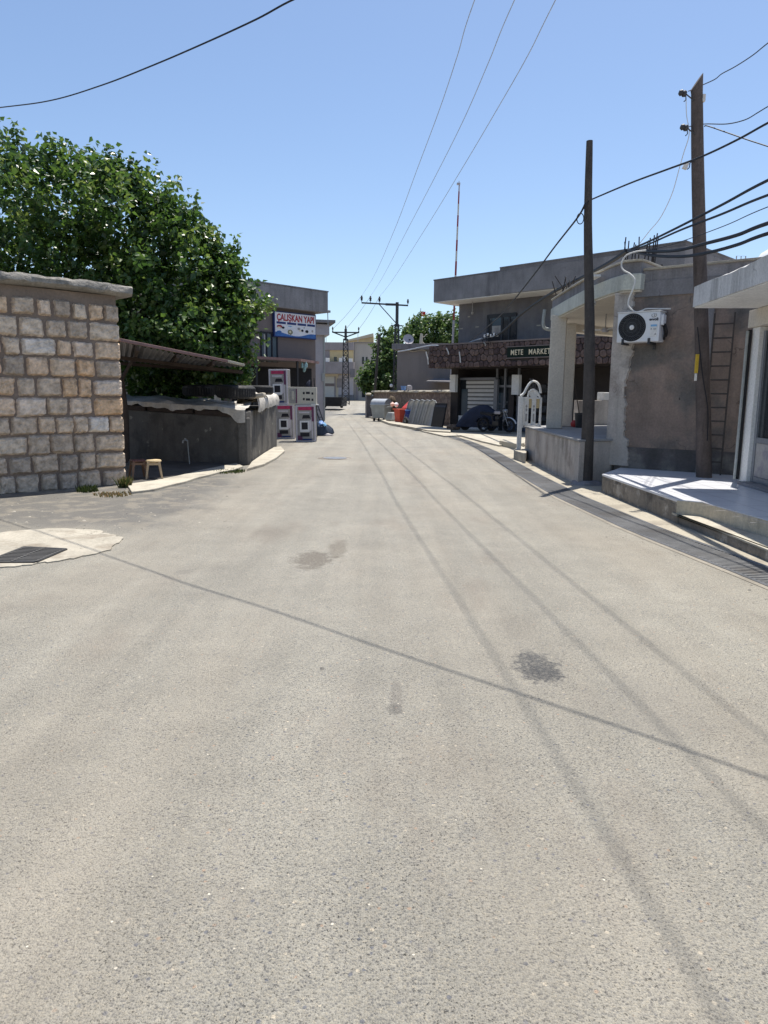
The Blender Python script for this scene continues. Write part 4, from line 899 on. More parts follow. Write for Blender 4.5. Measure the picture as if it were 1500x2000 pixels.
b = MB(); b.bar((0, 0, HT2*.84), (0, 0, HT2*.99), .2); b.build('top_shaft', 'dark_metal', lp2)
wa_ = 1.05
b = MB(); b.bar((-wa_, 0, HT2*.945), (wa_, 0, HT2*.945), .1); b.bar((-wa_*.95, 0, HT2*.945), (0, 0, HT2*.885), .09); b.bar((wa_*.95, 0, HT2*.945), (0, 0, HT2*.885), .09); b.bar((-wa_, 0, HT2*.94), (-wa_, 0, HT2*.965), .1); b.bar((wa_, 0, HT2*.94), (wa_, 0, HT2*.965), .1); b.build('crossarm', 'dark_metal', lp2)
for x, z in ((-wa_, .965), (0, .985), (wa_, .965)): insulator(lp2, x, 0, HT2*z-.05, .8)
b = MB(); b.box(.35, .75, -.3, .0, HT2*.36, HT2*.47); b.build('meter_box', 'conc_dark', lp2)

# ================================================================ RIGHT SIDE, FAR: wall, bins, house, trees
W0, W1_ = Vector((-.85, 51.5, 0)), Vector((3.72, 38.2, 0)); FWL = Frame(W0, math.degrees(math.atan2(W1_.y-W0.y, W1_.x-W0.x))); LW = (W1_-W0).length
yd = thing('yard_wall', 'rough rubble yard wall with pale coping behind the dumpster', 'wall', W0, math.degrees(FWL.a))
MB().box(0, LW, 0, .35, -.05, 1.78).build('masonry', 'rubble', yd)
b = MB(); vs = []; n = 60
for i in range(n+1):
    x = -.1+(LW+.1)*i/n
    for y_, z_ in ((-.12, 1.79), (-.15, 1.84), (-.1, 1.91), (.45, 1.92), (.45, 1.79)): vs.append((x, y_+jit(.03), z_+jit(.015)))
b.add(vs, [(i*5+k, i*5+(k+1) % 5, (i+1)*5+(k+1) % 5, (i+1)*5+k) for i in range(n) for k in range(5)]+[(0, 1, 2, 3, 4), tuple(n*5+k for k in (4, 3, 2, 1, 0))]); b.build('coping', 'conc_light', yd, smooth=True)
b = MB(); b.box(-.35, -.02, -.5, .38, 0, 1.55); b.build('end_pier', 'conc_dark', yd, bevel=.04)
b = MB(); b.lathe([(.0, 0), (.2, .03), (.25, .1), (.15, .2), (0, .22)], c=(-.1, -.3, 1.55), n=10); b.build('plaster_cap', 'conc_light', yd, smooth=True)
gl_ = thing('globe_lamp', 'small white globe lamp on the yard wall coping', 'lamp', P(764, 762, 47).to_tuple()[:2]+(1.92,)); MB().tube([(0, 0, 0), (0, 0, .25)], .02, 6).build('stem', 'dark_metal', gl_); MB().lathe([(0, .2)]+[(.11*math.sin(math.pi*k/8), .31-.11*math.cos(math.pi*k/8)) for k in range(1, 8)]+[(0, .42)], n=14).build('globe', 'white_plain', gl_, smooth=True)
p = P(788, 762, 45.2); t = thing('blue_bucket', 'blue bucket standing on the yard wall coping', 'bucket', (p.x, p.y, 1.92)); MB().lathe([(.13, 0), (.18, .26), (.185, .27), (.17, .27), (.125, .02), (0, .02)], n=18).build('pail', 'blue', t, smooth=True); b = MB(); b.tube([(-.18, 0, .26), (-.1, -.17, .2), (.1, -.17, .2), (.18, 0, .26)], .006, 5); b.build('handle', 'wire_grey', t)
p = P(800, 763, 44.6); t = thing('pale_can', 'pale grey jerrycan beside the blue bucket on the wall', 'can', (p.x, p.y, 1.92), 20); b = MB(); b.box(-.16, .14, -.1, .1, 0, .24); b.hexa([(-.16, -.1, .24), (.14, -.1, .24), (.14, .1, .24), (-.16, .1, .24)], [(-.1, -.06, .32), (.02, -.06, .32), (.02, .06, .32), (-.1, .06, .32)]); b.build('body', 'dish', t, bevel=.02); MB().lathe([(.03, .32), (.03, .37), (0, .37)], c=(-.04, 0, 0), n=8).build('cap', 'dark_metal', t)
# dumpster
gd_ = G(746, 823); t = thing('dumpster', 'galvanised wheeled dumpster with curved lid at the yard wall', 'dumpster', (gd_.x-.05, gd_.y, 0), -30)
b = MB(); b.hexa([(-.42, -.36, .2), (.42, -.36, .2), (.42, .36, .2), (-.42, .36, .2)], [(-.5, -.46, 1.0), (.5, -.46, 1.0), (.5, .46, 1.0), (-.5, .46, 1.0)]); b.build('body', 'galv_dull', t, bevel=.03)
b = MB(); b.box(-.53, .53, -.49, .49, .99, 1.04); b.build('rim', 'galv', t, bevel=.01)
b = MB(); vs = []; n = 14
for i in range(n+1):
    an = math.pi*i/n
    for x in (-.51, .51): vs.append((x, -.46*math.cos(an), 1.045+.34*math.sin(an)))
b.add(vs, [(2*i, 2*i+1, 2*i+3, 2*i+2) for i in range(n)]+[tuple(range(0, 2*n+2, 2)), tuple(range(2*n+1, 0, -2))]); b.build('lid', 'galv', t, smooth=True)
for sx in (-.34, .34):
    for sy in (-.28, .28): MB().lathe([(.02, -.03), (.095, -.03), (.1, 0), (.095, .03), (.02, .03)], c=(sx, sy, .1), axis='x', n=14).build('wheel', 'black', t, smooth=True)
b = MB(); b.tube([(-.56, -.3, .85), (-.6, -.3, .9), (-.6, .3, .9), (-.56, .3, .85)], .02, 6); b.tube([(.56, -.3, .85), (.6, -.3, .9), (.6, .3, .9), (.56, .3, .85)], .02, 6); b.build('lift_handle', 'galv', t)
# things stood for sale along the wall
gk = G(768, 826); t = thing('upturned_tub', 'grey upturned tub resting on pale blocks right of the dumpster', 'tub', (gk.x-.05, gk.y, 0), -60)
b = MB(); b.hexa([(-.42, -.3, .16), (.42, -.3, .16), (.42, .3, .16), (-.42, .3, .16)], [(-.26, -.2, .62), (.26, -.2, .62), (.26, .2, .62), (-.26, .2, .62)]); b.build('shell', 'galv_dull', t, bevel=.06)
for sx in (-.3, .28): MB().box(sx-.1, sx+.1, -.2, .2, 0, .16).build('block', 'brick_pale', t, bevel=.02)
gk = G(765, 822); t = thing('burlap_bundle', 'tall dark brown bundle leaning between dumpster and wall', 'bundle', (gk.x+.12, gk.y+.3, 0), 0)
b = MB(); b.lathe([(.2, 0), (.27, .4), (.25, .9), (.3, 1.2), (.22, 1.45), (.08, 1.56), (0, 1.57)], n=12); b.v = [(x*.9+jit(.03)-z*.08, y+jit(.03), z) for x, y, z in b.v]; b.build('sacking', mat('brown_sacking', (.10, .075, .05), var=.35, scale=5, bump=.6, bscale=12), t, smooth=True)
gk = G(783, 828); t = thing('red_bin', 'orange red plastic bin with tilted lid by the yard wall', 'bin', (gk.x, gk.y-.1, 0), -55)
b = MB(); b.hexa([(-.22, -.25, .06), (.22, -.25, .06), (.22, .25, .06), (-.22, .25, .06)], [(-.28, -.32, .85), (.28, -.32, .85), (.28, .32, .85), (-.28, .32, .85)]); b.build('body', 'orange', t, bevel=.03)
b = MB(); M = Matrix.Translation((0, .3, .87)) @ Matrix.Rotation(R(38), 4, 'X'); b.box(-.29, .29, -.02, .62, 0, .06, M=M); b.build('lid', 'red', t, bevel=.02)
b = MB(); b.tube([(-.25, -.36, .82), (-.22, -.42, .84), (.22, -.42, .84), (.25, -.36, .82)], .025, 6); b.build('handle', 'orange', t)
for sx in (-.25, .25): MB().lathe([(.02, -.03), (.1, -.03), (.1, .03), (.02, .03)], c=(sx, .25, .1), axis='x', n=14).build('wheel', 'black', t, smooth=True)
p = P(774, 800, gk.y+.2); t = thing('pink_rag', 'pale pink and white plastic bags on top of the red bin', 'bags', (p.x-.1, gk.y+.25, 1.0))
for c_, m in (((-.12, 0, .08), 'pink'), ((.1, 0, .06), 'p_white')): b = MB(); b.lathe([(.02, -.12), (.12, -.05), (.14, .05), (.06, .13), (0, .14)], c=c_, n=9); b.v = [(x+jit(.02), y+jit(.02), z+jit(.02)) for x, y, z in b.v]; b.build('bag', m, t, smooth=True)
gk = G(797, 829); t = thing('blue_barrel', 'deep blue plastic barrel behind the red bin', 'barrel', (gk.x+.08, gk.y+.1, 0))
MB().lathe([(.22, 0), (.25, .04), (.25, .25), (.265, .28), (.25, .31), (.25, .55), (.265, .58), (.25, .61), (.24, .78), (.2, .82), (0, .82)], n=20).build('barrel', 'blue_deep', t, smooth=True); b = MB(); b.lathe([(.262, .76), (.275, .79), (.262, .82)], n=20, caps=False); b.build('hoop', 'blue', t)
gk = G(792, 830); t = thing('spare_wheel', 'dusty wheel leaning at the foot of the blue barrel', 'wheel', (gk.x, gk.y-.35, .23), 20); MB().lathe([(.1, -.06), (.19, -.07), (.23, -.03), (.23, .03), (.19, .07), (.1, .06)], axis='x', n=22, caps=False).build('tyre', 'tyre_dust', t, smooth=True); MB().lathe([(0, -.03), (.1, -.04), (.1, .04), (0, .03)], axis='x', n=16).build('rim', 'galv_dull', t, smooth=True)
tub0 = None
for i, px in enumerate((790, 800, 810, 820, 830)):
    gk = G(px+1, 829+i*.8)
    if tub0 is None:
        t = tub0 = thing('steel_trough', '', 'trough', (0, 0, 0), 0, 'galvanised troughs leaning on the yard wall')
        b = MB(); n = 12; m_ = 14; vs = []
        for j in range(m_+1):
            z = 1.42*j/m_; top = max(0, (z-1.12)/.3); wd_ = .30*math.sqrt(max(.02, 1-top**2.2)); 
            for k in range(n+1):
                an = math.pi*k/n; vs.append((-wd_*math.cos(an), (.20*math.sin(an))*(1-.5*top), z))
        b.add(vs, [(j*(n+1)+k, j*(n+1)+k+1, (j+1)*(n+1)+k+1, (j+1)*(n+1)+k) for j in range(m_) for k in range(n)]); sh_ = b.build('shell', 'galv', t, smooth=True)
        b = MB(); b.tube([(-.3, 0, 0), (-.3, 0, 1.15), (-.26, 0, 1.3), (-.12, 0, 1.41), (.12, 0, 1.41), (.26, 0, 1.3), (.3, 0, 1.15), (.3, 0, 0)], .018, 6); b.build('rolled_rim', 'galv', t)
    else: t = copy_tree(tub0)
    t.location = (gk.x+.05, gk.y+.0, 0); t.rotation_euler = (R(-9), R(12), R(-52+i*2))
    t['label'] = ('leftmost grey metal trough behind the blue barrel', 'second leaning metal trough from the blue barrel', 'middle trough of the five leaning on the yard wall', 'fourth leaning trough, next to the rightmost one', 'rightmost leaning metal trough beside the black panels')[i]
gk = G(850, 836); t = thing('black_panels', 'large black panels leaning on the yard wall right of the troughs', 'panels', (gk.x+.1, gk.y+.25, 0), math.degrees(FWL.a))
for k in range(3): MB().box(-.75+k*.12, .72+k*.1, -.02, .02, 0, 1.25-.1*k, M=Matrix.Translation((0, -.06*k, 0)) @ Matrix.Rotation(R(-10), 4, 'X')).build('panel', 'navy' if k == 1 else 'black', t)
# grey house behind the yard wall
FH = Frame((.9, 47.6), -14)
gh = thing('grey_house', 'flat roofed grey rendered house behind the yard wall', 'building', FH.o, -14)
xl_, zt_ = FH.at(776, 672); xr__, _ = FH.at(886, 672); zb_ = FH.at(800, 683)[1]
MB().box(xl_, xr__+1.2, 0, 9, 0, zb_+.02).build('wall', 'grey_house', gh)
b = MB(); b.box(xl_-.3, xr__+1.2, -.3, 9.2, zb_, zt_); b.build('roof_band', 'conc_dark', gh, bevel=.02)
b = MB(); pts = []
for i, (px, py) in enumerate(((777, 684), (785, 686), (795, 684), (805, 686), (815, 685), (825, 683), (832, 685))): q = FH.at(px, py, -.05); pts.append((q[0], -.04, q[1]))
b.tube(catmull(pts, 5), .035, 6); b.build('plaster_edge', 'conc_light', gh)
q0, q1 = FH.at(831, 687), FH.at(838, 702); b = MB(); b.bar((q0[0], -.04, q0[1]), (q1[0], -.04, q1[1]), .12, .03); b.build('plaster_patch', 'conc_light', gh)
q0 = FH.at(840, 741); q1 = FH.at(884, 745); b = MB(); b.hexa([(q0[0], -1.4, q0[1]-.2), (q1[0]+.8, -1.4, q1[1]-.1), (q1[0]+.8, -.01, q1[1]+.1), (q0[0]+.3, -.01, q0[1])], [(q0[0], -1.4, q0[1]-.13), (q1[0]+.8, -1.4, q1[1]-.03), (q1[0]+.8, -.01, q1[1]+.17), (q0[0]+.3, -.01, q0[1]+.07)]); b.build('lean_to_roof', 'conc_dark', gh)
# dish and standpipe on its roof
p = P(797, 672, 48.5); t = thing('satellite_dish', 'grey satellite dish on the grey house roof beside the lattice pole', 'dish', (p.x, p.y, zt_-.02), 12)
M = Matrix.Translation((0, 0, .36)) @ Matrix.Rotation(R(70), 4, 'X')
b = MB(); b.lathe([(0, .0)]+[(.36*k/6, .1*(k/6)**2) for k in range(1, 7)], n=24, caps=False); b.v = [tuple(M @ Vector(v)) for v in b.v]; b.build('reflector', 'dish', t, smooth=True)
b = MB(); b.tube([(0, .05, 0), (0, .08, .35)], .03, 6); b.tube([(0, -.02, .08), (0, -.4, .32)], .012, 5); b.box(-.05, .05, -.46, -.36, .28, .38); b.build('arm', 'dark_metal', t)
p = P(823, 672, 48.3); t = thing('roof_stack', 'crooked cream pipe stack on the grey house roof', 'pipe', (p.x, p.y, zt_-.05), 0)
b = MB(); b.tube(catmull([(-.03, 0, 0), (-.02, 0, .4), (0, 0, .68), (.03, 0, .78)], 4), .12, 10, .08); b.build('stack', 'cream_far', t, smooth=True); b = MB(); b.tube(catmull([(.03, 0, .55), (.2, 0, .6), (.28, 0, .72), (.38, 0, .74)], 4), .025, 6); b.tube([(.05, 0, .25), (.3, 0, .02)], .04, 6); b.build('branch_pipe', 'conc_light', t)
# trees
def round_tree(name, label, base, blobs, shoots, n_per, leaf, m, seed, trunk_to, r0=.16):
    t = thing(name, label, 'tree', base); leaf_crown('crown', blobs, shoots, n_per, leaf, m, t, seed, origin=base)
    b = MB(); q = Vector(trunk_to)-Vector(base); b.tube(catmull([(0, 0, 0), (q.x*.3+.05, q.y*.3, q.z*.5), q], 5), r0, 8, r0*.4)
    for k in range(5): b.tube([q*.6, q*.9+Vector((jit(1.2), jit(.6), random.uniform(.3, 1.2)))], r0*.45, 6, .02)
    b.build('trunk', 'bark', t, smooth=True); return t
bs = G(733, 806); bs = Vector((bs.x-.1, 60.5, gz(60.5)))
round_tree('small_tree', 'small dense green tree at the corner behind the dumpster', bs, [B_(742, 725, 60.5, 1.15, 1.5, 1.2, 1), B_(728, 742, 60, .95, .95, 1, .8), B_(752, 690, 61, .9, 1.2, 1, .7), B_(762, 665, 61.5, .7, 1.0, .8, .5), B_(716, 748, 60, .55, .5, .6, .35), B_(755, 750, 60, .8, .9, .9, .6), B_(768, 710, 60.5, .8, 1.5, .8, .6)],
           [((P(764, 655, 61.5)), (0, 0, 1), 1.0, 20), ((P(712, 752, 60)), (-1, 0, .2), .7, 18)], 70, .34, 'leaf_far', 21, P(748, 710, 60.5))
bb = Vector((4.6, 66, 0))
sh = []; random.seed(33)
for k in range(26):
    px = 792+k*3.9; p = P(px, 655-22*math.sin(min(1, (k+3)/16)*math.pi*.5)+jit(6), 64+jit(3)); sh.append(((p.x, p.y, p.z-.3), (jit(.12), jit(.1), 1), random.uniform(.8, 1.7), 26))
round_tree('poplar_clump', 'wide bright green tree with upright shoots behind the grey house', bb, [B_(800, 668, 65, 1.2, 1.5, 1.5, .8), B_(825, 655, 65, 1.5, 1.5, 1.6, 1), B_(855, 652, 65, 1.5, 1.6, 1.6, 1), B_(882, 655, 65.5, 1.4, 1.6, 1.6, 1), B_(905, 660, 66, 1.3, 1.5, 1.6, .6), B_(840, 690, 65, 3, 1.2, 1.6, .8)], sh, 74, .33, 'leaf_far', 23, (4.6, 66, 5.5), .25)
fp = P(821, 640, 69); t = thing('flag_on_mast', 'small red flag with white crescent flying above the trees', 'flag', (fp.x, 69, 0)); zt = P(821, 602, 69).z
MB().tube([(0, 0, 0), (0, 0, zt)], .05, 6, .03).build('mast', 'wire_grey', t)
b = MB(); vs = []; n = 12; z1 = P(821, 608, 69).z; z0 = P(821, 617.5, 69).z
for i in range(n+1): x = .42*i/n; y = .09*math.sin(i*.9); vs += [(x+.03, y, z0-.05*i/n), (x+.03, y, z1-.03*i/n), (x+.03, y+.004, z0-.05*i/n), (x+.03, y+.004, z1-.03*i/n)]
b.add(vs, [(4*i, 4*i+4, 4*i+5, 4*i+1) for i in range(n)]+[(4*i+2, 4*i+3, 4*i+7, 4*i+6) for i in range(n)]); fl = b.build('cloth', mat('flag_red', (.72, .06, .05), rough=.8, bump=0), t, smooth=True)
b = MB(); zc_ = (z0+z1)/2; vs = []; n = 16
for i in range(n+1):
    an = R(40)+R(280)*i/n; vs += [(.2+.11*math.cos(an), -.1, zc_+.11*math.sin(an)), (.225+.085*math.cos(an), -.1, zc_+.085*math.sin(an))]
b.add(vs, [(2*i, 2*i+2, 2*i+3, 2*i+1) for i in range(n)]); b.build('crescent', 'p_white', fl)
lw = P(729, 775, 58.5); lt_ = P(740.5, 653, 58.5); t = thing('leaning_wood_pole', 'dark wooden pole leaning before the small tree', 'pole', (lw.x, 58.5, 0)); MB().tube([(0, 0, 0), (lt_.x-lw.x, 0, lt_.z)], .12, 8, .09).build('shaft', 'wood_dark', t)

# ================================================================ MARKET BUILDING
FM = Frame((3.53, 35.5), -45)                      # local x runs along the facade towards us, y away
mk = thing('market_building', 'slate grey two storey market with dark stone clad fascia', 'building', FM.o, -45)
YF = -1.3; LM = 12.3
zf1 = FM.at(960, 668, YF)[1]; zf0 = FM.at(960, 716.5, YF)[1]
zs0 = FM.at(850, 590, YF)[1]; zs1 = FM.at(850, 548, YF)[1]
xfl = FM.at(839, 690, YF)[0]; xsl = FM.at(847, 570, YF)[0]; xst = FM.at(977, 550, YF)[0]; xsr = FM.at(1340, 490, YF)[0]
MB().box(0, xsr-.4, 0, 9, zf1-.3, zs0+.05).build('upper_wall', 'plaster_slate', mk)
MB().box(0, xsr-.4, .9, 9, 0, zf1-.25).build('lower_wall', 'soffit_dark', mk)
b = MB(); b.prism([(xsl, YF), (xst, YF), (xst, YF-.06), (xsr, YF-.06), (xsr, 9.5), (xsl, 9.5)], zs0+.01, zs1); b.build('roof_slab', 'conc_dark', mk, bevel=.02)
b = MB(); b.prism([(xsl+.02, YF+.02), (xsr-.02, YF+.02), (xsr-.02, 9.4), (xsl+.02, 9.4)], zs0-.02, zs0+.005); b.build('soffit', 'white_paint', mk)
b = MB(); b.box(xsl-.02, xst, YF-.02, 9.5, zs1, zs1+.05); b.box(xst+.003, xsr+.02, YF-.085, 9.5, zs1+.12, zs1+.17); b.box(xst+.003, xsr, YF-.06, 9.5, zs1, zs1+.12); b.build('roof_edge', 'plaster_slate', mk)
# stone clad fascia
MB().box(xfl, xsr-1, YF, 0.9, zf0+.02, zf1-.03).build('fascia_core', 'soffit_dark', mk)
b = MB(); random.seed(17)
sgx0, sgz1 = FM.at(994, 680, YF); sgx1 = FM.at(1098, 690, YF)[0]; sgz0 = FM.at(994, 697, YF)[1]; pit = .285
nr = 4; rh = (zf1-zf0)/nr
pts_ = []; gx = .29
for r_ in range(-1, nr+1):
    for k in range(int((xsr-1-xfl)/gx)+3): pts_.append((xfl-.3+gx*(k+(.5 if r_ % 2 else 0))+jit(.085), zf0+rh*(r_+.5)+jit(.075)))
def cell(i):
    px_, pz_ = pts_[i]; poly = [(px_-.5, pz_-.5), (px_+.5, pz_-.5), (px_+.5, pz_+.5), (px_-.5, pz_+.5)]
    cuts = [((px_+qx)/2, (pz_+qz)/2, qx-px_, qz-pz_) for (qx, qz) in pts_ if 0 < (qx-px_)**2+(qz-pz_)**2 < .8]
    cuts += [(0, zf0, 0, -1), (0, zf1-.03, 0, 1), (xfl-.02, 0, -1, 0), (xsr-1, 0, 1, 0)]
    for (mx, mz, nx, nz) in cuts:
        out = []
        for a_, c__ in zip(poly, poly[1:]+poly[:1]):
            da, dc = (a_[0]-mx)*nx+(a_[1]-mz)*nz, (c__[0]-mx)*nx+(c__[1]-mz)*nz
            if da <= 0: out.append(a_)
            if da*dc < 0: t = da/(da-dc); out.append((a_[0]+(c__[0]-a_[0])*t, a_[1]+(c__[1]-a_[1])*t))
        poly = out
        if len(poly) < 3: return None
    return poly
for i in range(len(pts_)):
    pl_ = cell(i)
    if not pl_: continue
    cx, cz = sum(p[0] for p in pl_)/len(pl_), sum(p[1] for p in pl_)/len(pl_)
    ar = abs(sum(p[0]*q[1]-q[0]*p[1] for p, q in zip(pl_, pl_[1:]+pl_[:1])))/2
    if ar < .008: continue
    def wrap(s_, yy): return [(cx+(p[0]-cx)*s_, YF+yy, cz+(p[1]-cz)*s_) for p in pl_]
    chunk = [pl_[:]]
    if sgx0-.1 < cx < sgx1+.06 and sgz0-.10 < cz < sgz1+.09: continue
    # round the corners once
    rp = []
    for p, q in zip(pl_, pl_[1:]+pl_[:1]): rp += [(p[0]*.78+q[0]*.22, p[1]*.78+q[1]*.22), (p[0]*.22+q[0]*.78, p[1]*.22+q[1]*.78)]
    pl_ = rp; n = len(pl_); tn = random.random()
    vs = wrap(.93, .005)+wrap(.86, -.045)+wrap(.62, -.06)+[(cx, YF-.052, cz)]
    b.add(vs, [(q*n+k, q*n+(k+1) % n, (q+1)*n+(k+1) % n, (q+1)*n+k) for q in range(2) for k in range(n)], tn)
    b.add(vs, [(2*n+k, 2*n+(k+1) % n, 3*n) for k in range(n)], tn*.7)
# left return of the fascia
for r_ in range(nr):
    y = YF+.15
    while y < .7:
        cz = zf0+rh*(r_+.5); n = 8; vs = [(xfl, y+math.cos(2*math.pi*k/n)*.14, cz+math.sin(2*math.pi*k/n)*rh*.5) for k in range(n)]+[(xfl-.04, y+math.cos(2*math.pi*k/n)*.1, cz+math.sin(2*math.pi*k/n)*rh*.38) for k in range(n)]
        b.add(vs, [(k, (k+1) % n, n+(k+1) % n, n+k) for k in range(n)]+[tuple(range(n, 2*n))], random.random()); y += .28
b.build('stone_cladding', 'fascia_stone', mk, tone=True, smooth=True)
b = MB(); b.box(xfl+.6, xsr-1, YF-.06, .9, zf1-.03, zf1+.04); b.build('fascia_edge', 'plaster_mauve', mk, bevel=.01)
msn = thing('shop_sign', 'dark green sign board with cream capital letters on the stone fascia', 'sign', FM.o, -45)
MB().box(sgx0-.04, sgx1, YF-.075, YF-.012, sgz0-.04, sgz1+.03).build('board', 'sign_green', msn, bevel=.008)
b = MB(); b.box(sgx0-.09, sgx1+.05, YF-.085, YF-.02, sgz1+.032, sgz1+.07); b.box(sgx0-.09, sgx1+.05, YF-.085, YF-.02, sgz0-.08, sgz0-.042); b.build('trim', 'plaster_mauve', msn)
hgt = sgz1-sgz0
for wd_, pa, pb in (('METE', 998, 1021.5), ('MARKET', 1033, 1075)):
    t_ = text(wd_, hgt*.86, 'cream_letter', msn, 0, YF-.082, sgz0+hgt*.18, bold=.003, ext=.01, space=1.15)
    xs = [v.co.x for v in t_.data.vertices]; mn, mx_ = min(xs), max(xs); qa, qb = FM.at(pa, 690, YF-.08)[0], FM.at(pb, 690, YF-.08)[0]
    for v in t_.data.vertices: v.co.x = qa+(v.co.x-mn)*(qb-qa)/(mx_-mn)
# upper window
def mbox(xa, ya_, xb_, yb, y0, y1, name, m, parent, bevel=0, ref=None): return fbox(FM, xa, ya_, xb_, yb, y0, y1, name, m, parent, bevel)
wn = mbox(953, 617, 1008, 667, -.03, .02, 'window', 'glass', mk)
mbox(962, 620, 979, 636, -.045, -.031, 'pane', 'glass_blue', wn); mbox(961, 637, 979, 650, -.048, -.031, 'curtain', 'cream_stain', wn)
b = MB()
for (xa, ya_, xb_, yb) in ((952, 615, 1009, 617.5), (952, 617, 954, 668), (979.5, 618, 981.5, 667), (994, 618, 995.5, 667)):
    x0, x1, z0, z1 = rect(FM, xa, ya_, xb_, yb, -.03); b.box(x0, x1, -.065, -.032, z0, z1)
b.build('frame', 'dark_metal', wn)
b = MB()
for (px, py, w_) in ((916, 618.5, .13), (901, 642, .2), (932, 638.5, .2), (1052, 635.5, .2)): q = FM.at(px, py); b.box(q[0]-w_/2, q[0]+w_/2, -.012, .01, q[1]-.025, q[1]+.025)
b.build('plaster_chips', 'conc_light', mk)
b = MB(); q = FM.at(923, 591, -.4); b.tube([(q[0], -.4, zs0-.02), (q[0], -.4, zs0-.5)], .018, 6); b.lathe([(0, zs0-.62), (.06, zs0-.57), (.06, zs0-.5), (0, zs0-.46)], c=(q[0], -.4, 0), n=8); b.build('soffit_lamp', 'p_grey', mk)
# shop front
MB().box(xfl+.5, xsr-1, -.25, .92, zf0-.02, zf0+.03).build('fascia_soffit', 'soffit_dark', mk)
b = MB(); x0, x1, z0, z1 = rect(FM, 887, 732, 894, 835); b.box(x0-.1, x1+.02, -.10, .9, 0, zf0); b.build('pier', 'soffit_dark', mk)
for xa, ya_, xb_, yb in ((880.5, 732, 890, 766), (1001.5, 732, 1014, 771)):
    q = rect(FM, xa, ya_, xb_, yb, -.35); MB().box(q[0], q[1], -.42, -.2, q[2], q[3]).build('light_panel', 'white_paint', mk, bevel=.01)
sw = mbox(895, 741, 968, 812, .10, .16, 'shop_window', 'glass', mk)
b = MB(); x0, x1, z0, z1 = rect(FM, 910, 742, 965, 806, .10); nb = 8; hh = (z1-z0)/nb
bw = MB()
for i in range(nb): bw.box(x0+(.05 if i > 4 else 0), x1, .07, .09, z0+hh*i, z0+hh*(i+.62+.03*(i % 3))); b.box(x0+.05, x1-.02, .078, .086, z0+hh*(i+.6), z0+hh*(i+1.02))
bw.build('blind_slats', 'blind_w', sw); b.build('blind_mesh', 'blind_d', sw)
mbox(902, 760, 912, 811, .05, .09, 'fridge_panel', 'glass_blue', sw)
b = MB()
for (xa, ya_, xb_, yb) in ((892, 738, 969, 741.5), (892, 741, 895.5, 812), (966.5, 741, 970, 830)):
    x0, x1, z0, z1 = rect(FM, xa, ya_, xb_, yb, .1); b.box(x0, x1, .04, .2, z0, z1)
b.build('frame', 'alu', sw)
x0, x1, _, z1 = rect(FM, 891, 812, 966, 830, .0); MB().box(x0, x1, .0, .5, 0, z1+.02).build('sill_wall', 'white_paint', mk, bevel=.01)
dr_ = mbox(971, 735, 1001, 842, .3, .34, 'shop_door', 'glass', mk)
mbox(974, 752, 1000, 756.5, .22, .28, 'door_rail', 'alu', dr_); mbox(972, 767, 985, 808, .2, .28, 'open_leaf', 'glass_blue', dr_)
b = MB()
for px in (970, 986, 1012): q = FM.at(px, 780, .2); b.box(q[0]-.04, q[0]+.04, .15, .25, 0, zf0)
b.build('door_frame', 'alu', dr_)
b = MB(); random.seed(9)
for k in range(16):
    q = FM.at(990+k*5.5, 790, .7)[0]
    for z_ in (.1, .5, .9, 1.35, 1.8): b.box(q-.12, q+.12, .62, .88, z_, z_+random.uniform(.15, .35))
b.build('shelf_goods', mat('dim_packets', (.07, .07, .075), var=.75, scale=3.5, bump=0), mk)
b = MB()
for k, px in enumerate((997, 1003, 1010, 1018, 1027)):
    q = FM.at(px, 835, -.1)[0]; b.lathe([(.13, 0), (.14, .04), (.14, .36), (.06, .44), (.06, .5), (0, .5)], c=(q, -.1-.12*(k % 2), .06), n=12)
tg = b.build('gas_bottles', mat('bluish_bottle', (.10, .12, .17), rough=.5, bump=0), mk, smooth=True)
# red and white mast behind
p0, p1 = P(889.5, 545, 41), P(897, 361, 41); mm = thing('striped_mast', 'tall thin red and white banded mast behind the market roof', 'mast', (p0.x, 41, 0))
top = Vector((p1.x-p0.x, 0, p1.z)); bot = Vector((-.15, 0, 0))
def mp(t): return Vector((0, 0, p0.z)).lerp(top, t)
edges = [-.45, -.04, .04, .19, .30, .42, .56, .68, .80, .93, 1.0]
for i in range(len(edges)-1):
    m_ = 'red' if i % 2 == 0 else 'white_plain'
    if i == len(edges)-2: m_ = 'dish'
    MB().tube([mp(edges[i]), mp(edges[i+1])], .055-.02*max(0, edges[i]), 8).build('red_band' if m_ == 'red' else 'white_band', {'red': mat('mast_red', (.30, .045, .045), rough=.6) if 'mast_red' not in bpy.data.materials else bpy.data.materials['mast_red'], 'white_plain': MT['cream'], 'dish': MT['dish']}[m_], mm)
b = MB(); b.tube([mp(-.45), bot], .06, 8); b.build('lower_tube', 'dish', mm)
b = MB(); b.box(top.x-.13, top.x+.05, -.06, .06, top.z, top.z+.10); b.tube([top, top+Vector((-.02, 0, .2))], .02, 5); b.build('top_fitting', 'dish', mm)
